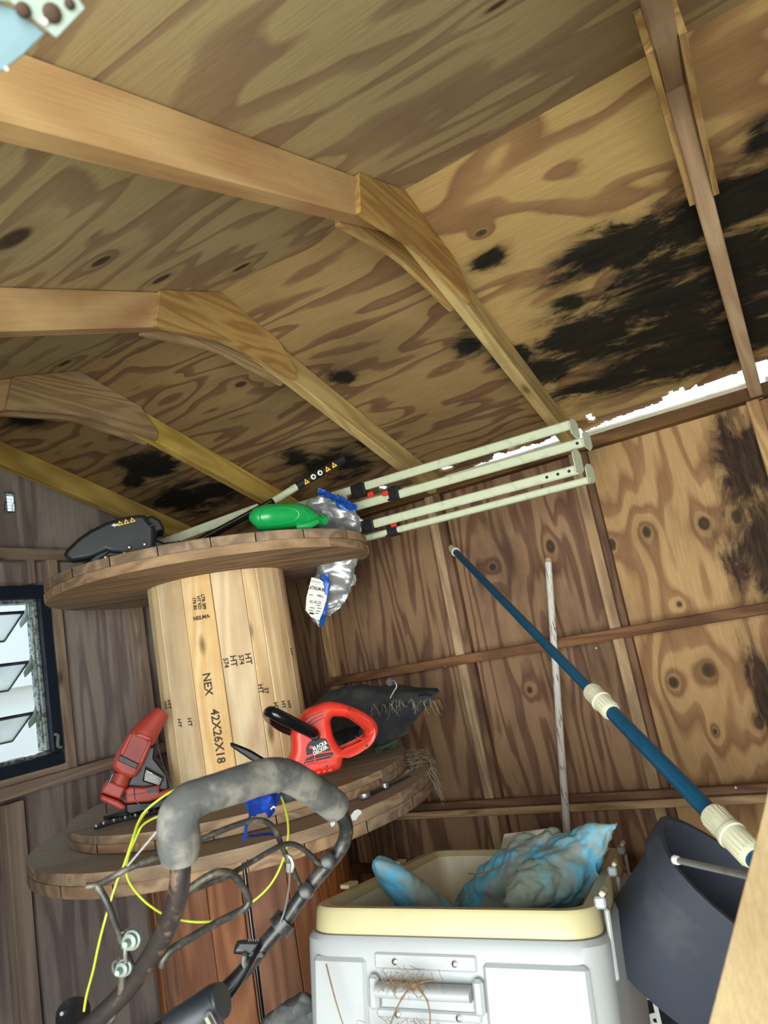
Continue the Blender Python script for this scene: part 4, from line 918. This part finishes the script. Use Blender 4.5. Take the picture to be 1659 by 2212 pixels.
for x_, z_ in ((.170, -.073), (.272, -.073), (.272, -.146), (.170, -.146)):
    mobj('rivet', (lambda b: (lathe_bm(b, [(.0055, 0), (.005, .003), (.002, .005)], Matrix(), 12), b)[1])(bmesh.new()), M['chrome'], ck, MCo @ T((x_, yf-.004, z_)) @ Matrix.Rotation(math.pi/2, 4, 'X'), True)
cb('moulded_plate', (.20, yf-.002, -.200), (.085, .010, .036), 'cooler', ck, .004)
for q in range(3): cb('moulded_rib', (.262+q*.018, yf-.002, -.200), (.009, .012, .04), 'cooler', ck, .004)
cb('moulded_plate', (.205, yf-.001, -.28), (.20, .010, .09), 'cooler', ck, .004)
for yy in (.06, .36, .66):
    hg = cb('hinge', (CW+.004, yy, .004), (.018, .034, .018), 'cooler', ck, .003)
    cb('hinge_strap', (CW+.012, yy, -.055), (.008, .022, .10), 'cooler', hg, .003)
    cb('hinge_pin', (CW+.010, yy, .018), (.010, .05, .008), 'cream', hg, .003)
for yy in (.2, .5): cb('latch_tab', (-.004, yy, .004), (.02, .05, .008), 'rim', ck, .002)
def croot(rnd):
    x = rnd.gauss(.20, .03); z = rnd.choice([-.086, -.092, -.148, -.163])+rnd.gauss(0, .007)
    p = MCo @ V((x, yf-.034, z)); q = MCo @ V((x+rnd.gauss(0, .014), yf-.036-rnd.random()*.01, z-rnd.random()*.02)); return [p, p.lerp(q, .5)+V((rnd.uniform(-.006, .006), rnd.uniform(-.004, .004), rnd.uniform(-.006, .006))), q]
bm, o0 = roots('c', croot, 150, M['dry'], 5, .0006)
for pts in ([(.245, -.115), (.21, -.125), (.185, -.15), (.165, -.185), (.15, -.21), (.14, -.24)], [(.205, -.12), (.23, -.14), (.235, -.17), (.225, -.2)], [(.165, -.185), (.13, -.20), (.11, -.215)], [(.06, -.10+.0), (.075, -.15), (.09, -.19)]):
    tube_bm(bm, [MCo @ V((x, yf-.036, z+.028))-o0 for x, z in pts], [.0016, .0008], 5, 4)
tube_bm(bm, [MCo @ V((x, yf-.036, z))-o0 for x, z in ((.232, -.175), (.232, -.215), (.236, -.24), (.24, -.252))], [.0015, .004, .0045, .001], 6, 4)
o = mobj('root_tangle', bm, M['dry'], None, T(o0)); props(o, 'tangle of dry brown roots clinging to the cooler handle', 'roots', kind='stuff')
# support below the cooler
sup = thing('storage_box', (base.x, base.y, ZF), 'plain box under the white cooler, below the picture', 'box')
box('box_body', (base.x+.02, base.y+.0, (ZF+base.z-.11)/2), (.62, .40, base.z-.11-ZF), M['bin'], sup, .01)
box('box_lid', (base.x+.02, base.y, base.z-.10), (.66, .44, .024), M['bin'], sup, .008)
# ------------------------------------------------------------------ faded blue float in the cooler
def armmesh(name, arms, m, parent, vox=.006, amp=.004):
    bm = bmesh.new(); o0 = V(arms[0][0][0])
    for pts, rad, fl_ in arms: tube_bm(bm, [V(p)-o0 for p in pts], rad, 20, 6, fl_)
    o = mobj(name, bm, m, parent, T(o0)); r = o.modifiers.new('r', 'REMESH'); r.mode = 'VOXEL'; r.voxel_size = vox
    evalmods(o); b = bmesh.new(); b.from_mesh(o.data)
    for _ in range(2): bmesh.ops.smooth_vert(b, verts=b.verts, factor=.5, use_axis_x=True, use_axis_y=True, use_axis_z=True)
    b.normal_update()
    for v in b.verts:
        q = v.co; n_ = noise.turbulence(q*13, 4, True); v.co += v.normal*(n_-.7)*amp
    b.to_mesh(o.data); b.free()
    if not o.data.materials: o.data.materials.append(m)
    for p in o.data.polygons: p.use_smooth = True
    return o
ctr = Pd(1130, 1935, 1.50)
pf = thing('vinyl_float', Pd(1100, 1990, 1.5), 'dusty faded blue vinyl float with pointed arms stuffed in the cooler', 'pool float')
armmesh('float_body', [([Pd(1010, 1990, 1.58), Pd(1080, 1935, 1.56), Pd(1150, 1890, 1.52), Pd(1215, 1880, 1.47)], [.07, .095, .10, .10], .8),
    ([Pd(1150, 1920, 1.50), Pd(1215, 1880, 1.45), Pd(1270, 1830, 1.42), Pd(1310, 1798, 1.40), Pd(1340, 1774, 1.39)], [.085, .09, .062, .030, .004], .75),
    ([Pd(1225, 1885, 1.42), Pd(1160, 1912, 1.35), Pd(1115, 1935, 1.31), Pd(1080, 1952, 1.29)], [.085, .060, .034, .005], .8),
    ([Pd(1180, 1990, 1.44), Pd(1240, 1960, 1.40), Pd(1262, 1935, 1.38)], [.06, .05, .02], .8)], M['pillow'], pf, .005, .020)
armmesh('float_arm', [([Pd(985, 2030, 1.46), Pd(930, 1978, 1.44), Pd(880, 1925, 1.42), Pd(838, 1885, 1.41), Pd(815, 1868, 1.40), Pd(806, 1866, 1.40)], [.075, .066, .054, .040, .026, .010], .7)], M['pillow'], pf, .005, .009)

tube('string', [Pd(1012, 1887, 1.44), Pd(1040, 1886, 1.42), Pd(1070, 1876, 1.41), Pd(1095, 1860, 1.41)], .0016, M['dry'], pf, 5)
# pale lid and panel behind
p = Pd(1140, 1822, 1.95); o = box('tray', p, (.12, .13, .02), M['white'], None, .006, Matrix.Rotation(.3, 4, 'Z')); props(o, 'pale plastic tray edge showing behind the cooler rim', 'tray')
box('tray_rim', p+V((0, 0, .012)), (.13, .14, .006), M['white'], o, .002, Matrix.Rotation(.3, 4, 'Z'))
a_, b_ = at(1318, 1905, X=2.35), at(1420, 1925, X=2.35)
pn_ = thing('white_panel', a_, 'white painted board end lying low between the cooler and the dark bin', 'board')
beam('board', a_+V((0, .25, -.01)), b_+V((0, -.3, -.03)), .12, .075, M['white'], pn_, (0, 0, 1), .004); beam('board_edge', a_+V((-.05, .25, -.062)), b_+V((-.05, -.3, -.082)), .05, .024, M['stick'], pn_, (0, 0, 1))
# ------------------------------------------------------------------ dark rubber bin, tipped over
rimc = Pd(1674, 1972, 1.22); basec = Pd(1490, 2150, 1.29)
bn = thing('rubber_bin', basec, 'dark blue-black rubber bin lying tipped between the cooler and the plywood board', 'bin')
axb = (rimc-basec).normalized()
def bring(c_, u0, v0, n=40, p=2.8):
    out = []
    for k in range(n):
        a_ = 2*math.pi*k/n; x, y = math.cos(a_), math.sin(a_); q = (abs(x)**p+abs(y)**p)**(-1/p); out.append(c_+u0*x*q+v0*y*q)
    return out
ru = (Pd(1740, 2150, 1.30)-Pd(1437, 1745, 1.30)); ru = (ru-axb*ru.dot(axb)).normalized(); rv = axb.cross(ru).normalized()
ringsb = []
for t, hu, hv in ((0, .150, .085), (.03, .168, .098), (.5, .180, .106), (.80, .188, .112), (.81, .198, .120), (1.0, .202, .124), (1.0, .193, .115), (.80, .183, .107), (.3, .173, .100), (.06, .16, .09)):
    ringsb.append([p-basec for p in bring(basec.lerp(rimc, t), ru*hu*1.16, rv*hv)])
bm = bmesh.new(); loft(bm, ringsb); mobj('bin_body', bm, M['bin'], bn, T(basec), True)
# metal rod
a_, b_ = Pd(1462, 1858, .93), Pd(1640, 1898, .80)
rd = thing('metal_rod', a_, 'bright metal rod with a white end cap crossing in front of the dark bin', 'rod')
tube('rod', [a_, b_, b_+(b_-a_)*.6], .0042, M['steel'], rd, 12, 1); lathe('end_cap', [(.0052, -.004), (.0060, 0), (.0060, .004), (.0048, .006)], axisM(a_, a_-b_), M['white'], rd, 14)
# pool chemical box, upside down
pc = at(1390, 2130, X=1.98)
bxn = thing('carton', (pc.x, pc.y, ZF), 'white and black pool carton standing upside down behind the cooler', 'carton')
q0, q1 = at(1336, 2080, X=1.95), at(1432, 2080, X=1.95)
wd = abs(q1.y-q0.y)+.14; ht_ = q0.z-ZF
box('carton_body', (2.05, (q0.y+q1.y)/2+.05, ZF+ht_/2), (.2, wd, ht_), M['white'], bxn, .004)
q2 = at(1390, 2150, X=1.95)
dk = box('dark_band', (1.948, (q0.y+q1.y)/2+.05, q2.z-.12), (.003, wd-.01, .27), M['blk'], bxn, .0005)
box('white_line', (1.9455, (q0.y+q1.y)/2+.05, q2.z-.004), (.002, wd-.012, .007), M['white'], dk, .0002)
tx = at(1380, 2188, X=1.944); Mt = planeM(tx, (-1, 0, 0)) @ Matrix.Rotation(math.pi+.0, 4, 'Z')
text('lettering', 'POOL', Mt @ T((.030, 0, 0)), .075, M['white'], dk, .0004, 'CENTER', 0, .85, .003)
p = at(1345, 2040, X=1.9); o = blobmesh('yellow_sponge', [(p+V((0, 0, z)), V((0, r, 0)), V((r, 0, 0))) for z, r in ((.03, .02), (.02, .035), (-.03, .04), (-.05, .03))], M['yellow'], None, .006, 20); o.location.z = o.location.z
props(o, 'small dull yellow sponge wedged between cooler and bin', 'sponge')
# plywood board close by on the right
Pn = Pd(1600, 2000, .62)
edge0, edge1 = Pd(1672, 1650, .66), Pd(1515, 2275, .52)
dn = (-ray(1620, 2000)).normalized(); dn = (dn+V((0, .25, 0))).normalized()
o = slab('plywood_board', [[(1672, 1640), (1655, 1722), (1626, 1840), (1594, 1962), (1560, 2095), (1528, 2218), (1440, 2560), (2100, 2560), (2100, 1640)]], Pn, dn, .016, M['doorply'], None, .0015)
props(o, 'pale blurred plywood board leaning close by at the lower right corner', 'board')
# ------------------------------------------------------------------ mower handle
def mz(pts): return [Pd(150+a_*.3918, 1620+b_*.3918, d) for a_, b_, d in pts]
mw = thing('mower_handle', Pd(200, 2300, .86), 'dirty black mower handle with thick grey foam grip in front of the spools', 'mower handle')
HR = .0125
left = mz([(610, 560, .842), (612, 640, .842), (610, 700, .842), (600, 790, .845), (575, 880, .85), (530, 990, .86), (460, 1120, .87), (380, 1240, .88), (290, 1350, .885), (190, 1450, .89), (60, 1570, .90)])
tube('left_tube', left, HR, M['rusttube'], mw, 18, 6)
foam = mz([(608, 610, .842), (606, 540, .842), (603, 470, .843), (600, 410, .845), (612, 350, .848), (660, 290, .857), (730, 255, .868), (830, 222, .885), (930, 190, .905), (1040, 155, .93), (1110, 140, .945), (1180, 138, .965), (1250, 165, .985), (1330, 215, 1.01), (1400, 260, 1.04), (1465, 312, 1.065)])
tube('foam_grip', foam, [.0215, .0255, .0255, .0255, .0255, .0245, .0225, .0225, .0235, .0235, .0235, .0225, .0225, .0225, .0235, .0235], M['foam'], mw, 22, 5)
right = mz([(1440, 295, 1.055), (1490, 345, 1.075), (1520, 400, 1.085), (1524, 470, 1.09), (1495, 545, 1.09), (1430, 625, 1.085), (1350, 720, 1.075), (1270, 820, 1.065), (1180, 950, 1.05), (1070, 1080, 1.035), (960, 1220, 1.02), (850, 1330, 1.005), (700, 1470, .99), (560, 1600, .98)])
tube('right_tube', right, .0112, M['tube'], mw, 18, 6)
tube('joint_sleeve', mz([(1195, 930, 1.05), (1150, 985, 1.045)]), .0185, M['tube'], mw, 16, 1)
tube('bail_bar', mz([(90, 752, .86), (150, 745, .865), (220, 712, .875), (310, 660, .885), (420, 615, .90), (530, 575, .92), (680, 512, .945), (850, 440, .97), (980, 395, .99), (1050, 388, 1.0), (1100, 405, 1.01), (1140, 455, 1.02), (1180, 550, 1.04), (1215, 620, 1.05), (1245, 690, 1.06), (1275, 755, 1.065), (1305, 775, 1.07)]), .0042, M['thintube'], mw, 10, 5)
tube('bail_arm', mz([(150, 745, .865), (185, 800, .865), (215, 860, .865), (255, 970, .868), (290, 1060, .87), (345, 1215, .875), (330, 1260, .88)]), .0045, M['thintube'], mw, 10, 4)
tube('bail_bar', mz([(1425, 608, 1.07), (1395, 628, 1.07), (1370, 620, 1.065), (1320, 570, 1.05), (1250, 524, 1.035), (1190, 520, 1.02), (1120, 550, 1.0), (1000, 620, .975), (860, 700, .945), (740, 748, .92), (640, 790, .90)]), .0040, M['thintube'], mw, 10, 5)
tube('bail_bar', mz([(640, 785, .90), (720, 725, .905), (790, 685, .91), (850, 672, .92), (905, 690, .935), (950, 745, .945), (985, 810, .955), (985, 850, .955), (940, 890, .95), (820, 950, .93), (680, 1030, .905), (560, 1105, .885), (520, 1150, .88), (508, 1190, .88)]), .0052, M['thintube'], mw, 10, 5)
for a_, b_, d in ((1425, 608, 1.072), (1305, 775, 1.062)): 
    p = mz([(a_, b_, d)])[0]; lathe('pivot_boss', [(.012, -.010), (.013, 0), (.011, .012), (.006, .014)], axisM(p, -p), M['tube'], mw, 14)
tube('brake_cable', mz([(1195, 575, 1.03), (1212, 650, 1.03), (1212, 740, 1.03), (1200, 820, 1.03), (1185, 890, 1.03), (1162, 955, 1.028)]), .0013, M['steel'], mw, 6, 4)
tube('cable_end', mz([(1212, 620, 1.03), (1210, 668, 1.03)]), .0048, M['galv'], mw, 8, 1)
tube('cable_spring', mz([(1200, 580, 1.035), (1222, 600, 1.032), (1232, 635, 1.03), (1222, 670, 1.03)]), .0030, M['steel'], mw, 7, 3)
slab('switch_lever', [pz(150, 1620, .3918, [(905, 1125), (910, 1085), (925, 1050), (950, 1045), (1050, 1048), (1065, 1065), (1030, 1115), (1085, 1120), (1085, 1145), (1000, 1140), (960, 1130)])], Pd(150+980*.3918, 1620+1095*.3918, 1.02), (-ray(530, 2050)).normalized(), .028, M['tube'], mw, .006)
for q in range(5): slab('lever_rib', [pz(150, 1620, .3918, [(985+q*13, 1044), (991+q*13, 1044), (991+q*13, 1056), (985+q*13, 1056)])], Pd(534, 2049, 1.02), (-ray(530, 2050)).normalized(), .03, M['thintube'], mw, 0, .002)
tube('control_cable', mz([(965, 1130, 1.0), (960, 1170, 1.0), (975, 1200, 1.0)]), .004, M['steel'], mw, 8, 3)
tube('control_cable', mz([(1050, 1080, 1.02), (1010, 1160, 1.0), (930, 1300, .98), (830, 1430, .96), (740, 1540, .95)]), .0035, M['blkshine'], mw, 8, 4)
tube('lower_tube_cover', mz([(845, 1378, .93), (800, 1400, .93), (700, 1470, .92), (560, 1560, .915)]), [.0215, .024, .024, .024], M['guard'], mw, 20, 4)
tube('cover_clamp', mz([(755, 1462, .89), (770, 1490, .89), (790, 1530, .89)]), .006, M['chrome'], mw, 8, 2)
def wing(p, r, nm='wing_nut'):
    k = lathe(nm, [(r*.35, -.02), (r*.5, -.012), (r, -.010), (r, -.003), (r*.8, -.002), (r*.8, .004), (r*.45, .006), (r*.3, .014)], axisM(p, V((-1, -.45, .1))), M['galv'], mw, 16)
    for q in range(3): tube('spring_coil', [V(p)+V((.006*q, .010, r*.9*math.cos(a_)))+V((0, 1, 0))*(r*.9*math.sin(a_)) for a_ in [i*.7 for i in range(9)]], .0014, M['steel'], k, 5, 2)
wing(mz([(335, 1055, .86)])[0], .0115); wing(mz([(293, 1208, .865)])[0], .0100)
tube('stud_bolt', mz([(310, 1090, .862), (308, 1130, .862), (312, 1170, .864)]), .0026, M['steel'], mw, 8, 2)
tube('lower_rod', mz([(295, 1230, .87), (290, 1300, .875), (275, 1380, .88), (220, 1500, .89)]), .005, M['thintube'], mw, 8, 4)
tube('lower_rod', mz([(270, 1350, .89), (180, 1420, .9), (80, 1520, .91)]), .005, M['thintube'], mw, 8, 4)
tube('cobweb_thread', mz([(560, 355, .85), (430, 510, .86), (320, 640, .875)]), .0012, M['web'], mw, 4, 3)
# yellow-green trimmer line
cd = mz([(790, 197, .95), (740, 185, 1.0), (680, 186, 1.05), (610, 205, 1.08), (520, 255, 1.1), (420, 335, 1.1), (375, 410, 1.1), (345, 500, 1.08), (318, 590, 1.06), (312, 660, 1.05), (330, 730, 1.05), (390, 810, 1.05), (460, 870, 1.05), (540, 915, 1.06), (640, 942, 1.08), (740, 948, 1.08), (850, 930, 1.10), (960, 870, 1.10), (1060, 795, 1.11), (1130, 710, 1.12), (1180, 600, 1.13), (1203, 500, 1.13), (1205, 410, 1.12), (1188, 320, 1.10), (1160, 245, 1.06), (1120, 208, 1.0)])
ln = thing('trimmer_line', cd[0], 'loop of yellow-green trimmer line hanging from the mower handle grip', 'cord')
tube('line_loop', cd, .0018, M['cord'], ln, 7, 6)
tube('line_loop', mz([(560, 350, .89), (500, 362, .95), (430, 395, 1.02), (392, 430, 1.06), (360, 500, 1.06), (330, 570, 1.05), (312, 640, 1.04)]), .0017, M['cord'], ln, 7, 6)
tube('line_tail', mz([(420, 345, 1.1), (385, 400, 1.08), (350, 490, 1.05), (300, 635, 1.03), (262, 725, 1.02), (222, 850, 1.01), (190, 960, 1.0), (160, 1080, 1.0), (130, 1220, 1.0), (95, 1350, 1.0), (80, 1440, 1.0)]), .0017, M['cord'], ln, 7, 6)
# blue cloth and black ball
clt = thing('blue_bag', Pd(595, 1700, 1.05), 'small bright blue cloth bag hanging behind the mower grip', 'bag')
drape('cloth', [mz(r) for r in ([(1040, 215, 1.04), (1090, 205, 1.02), (1165, 200, 1.06)], [(1010, 260, 1.05), (1080, 262, 1.0), (1160, 262, 1.05)], [(980, 310, 1.06), (1060, 320, 1.01), (1145, 318, 1.05)], [(985, 385, 1.05), (1050, 362, 1.0), (1118, 370, 1.05)])], M['cloth'], clt, .003, .010, 26)
drape('strap', [mz(r) for r in ([(985, 370, 1.04), (1005, 372, 1.03)], [(968, 430, 1.04), (988, 430, 1.03)], [(950, 505, 1.04), (970, 500, 1.03)])], M['cloth'], clt, .002, .004, 26)
drape('strap', [mz(r) for r in ([(985, 462, 1.05), (988, 480, 1.04)], [(1050, 455, 1.05), (1050, 474, 1.04)], [(1125, 450, 1.06), (1125, 470, 1.05)])], M['cloth'], clt, .002, .003, 26)
slab('tag_mark', [pz(150, 1620, .3918, [(1108, 325), (1125, 308), (1137, 318), (1133, 322), (1124, 314), (1112, 330)])], Pd(590, 1745, 1.0), (-ray(590, 1745)).normalized(), .001, M['white'], clt)
p = mz([(1203, 240, 1.12)])[0]
bl = bmesh.new(); bmesh.ops.create_uvsphere(bl, u_segments=24, v_segments=16, radius=.0125*1.12); o = mobj('rubber_ball', bl, M['bin'], None, T(p), True); props(o, 'small dark round ball beside the blue cloth bag', 'ball')
lathe('collar', [(.008, -.004), (.008, .004)], axisM(p+V((-.012, .012, 0)), (-.7, .7, 0)), M['blk'], o, 12)
# dark rod standing before the red drum
a_, b_ = Pd(150+960*.3918, 1620+620*.3918, 1.50), Pd(150+1072*.3918, 1620+1520*.3918, 1.42); b_ = a_+(b_-a_)*((ZF-a_.z)/(b_.z-a_.z))
o = tube('thin_rod', [b_, a_], .0046, M['blkshine'], None, 10, 1); props(o, 'thin glossy black rod standing in front of the reddish drum', 'rod')
p = mz([(1040, 1308, 1.44)])[0]
# lumps at the foot of the picture
p = Pd(640, 2250, 1.22); o = blobmesh('tarp_bundle', [(p+V((0, 0, z)), V((.6, -.6, 0)).normalized()*r, V((.6, .6, 0)).normalized()*r*.8) for z, r in ((.07, .02), (.055, .05), (.02, .08), (-.05, .10), (-.3, .11), (ZF-p.z, .12))], M['torn'], None, .014, 8)
props(o, 'grey black tarp bundle at the foot of the reddish drum', 'tarp')
p0, p1 = Pd(133, 2190, 1.25), Pd(185, 2172, 1.35)
o = thing('dark_canister', p0, 'dark cylinder end at the bottom left corner under the yellow line', 'canister')
tube('canister_body', [Pd(158, 2290, 1.2), Pd(158, 2185, 1.3)], .03, M['guard'], o, 18, 1); tube('canister_rim', [p0, p1], .0035, M['steel'], o, 8, 1)
# ------------------------------------------------------------------ door hardware close to the lens
nb = (-ray(60, 60)).normalized()
Pk = Pd(60, 60, .40)
hw = thing('door_bracket', Pk, 'grey painted metal door bracket with rusty screws in the upper left corner', 'bracket')
slab('bracket_plate', [[(-80, -80), (-80, 0), (18, 2), (60, 32), (122, 84), (186, 18), (150, -30), (120, -80)]], Pk, nb, .004, M['galv'], hw, .0008)
slab('track_plate', [[(-90, -60), (10, 10), (40, 22), (98, 72), (52, 118), (8, 152), (-90, 200)]], Pk-nb*.006, nb, .005, M['bluegrey'], hw, .0008)
for (x, y, r) in ((50, 22, .0042), (112, 28, .0052), (150, 8, .003)):
    lathe('rusty_screw', [(r, -.001), (r, .0012), (r*.7, .0026), (r*.3, .003)], axisM(raypl(x, y, Pk, nb)+nb*.0005, nb), M['rust'], hw, 14)
lathe('bright_screw', [(.0022, 0), (.0018, .002)], axisM(raypl(96, 46, Pk, nb), nb), M['chrome'], hw, 10)
lathe('bright_screw', [(.0014, 0), (.0012, .002)], axisM(raypl(14, 148, Pk-nb*.006, nb), nb), M['chrome'], hw, 10)
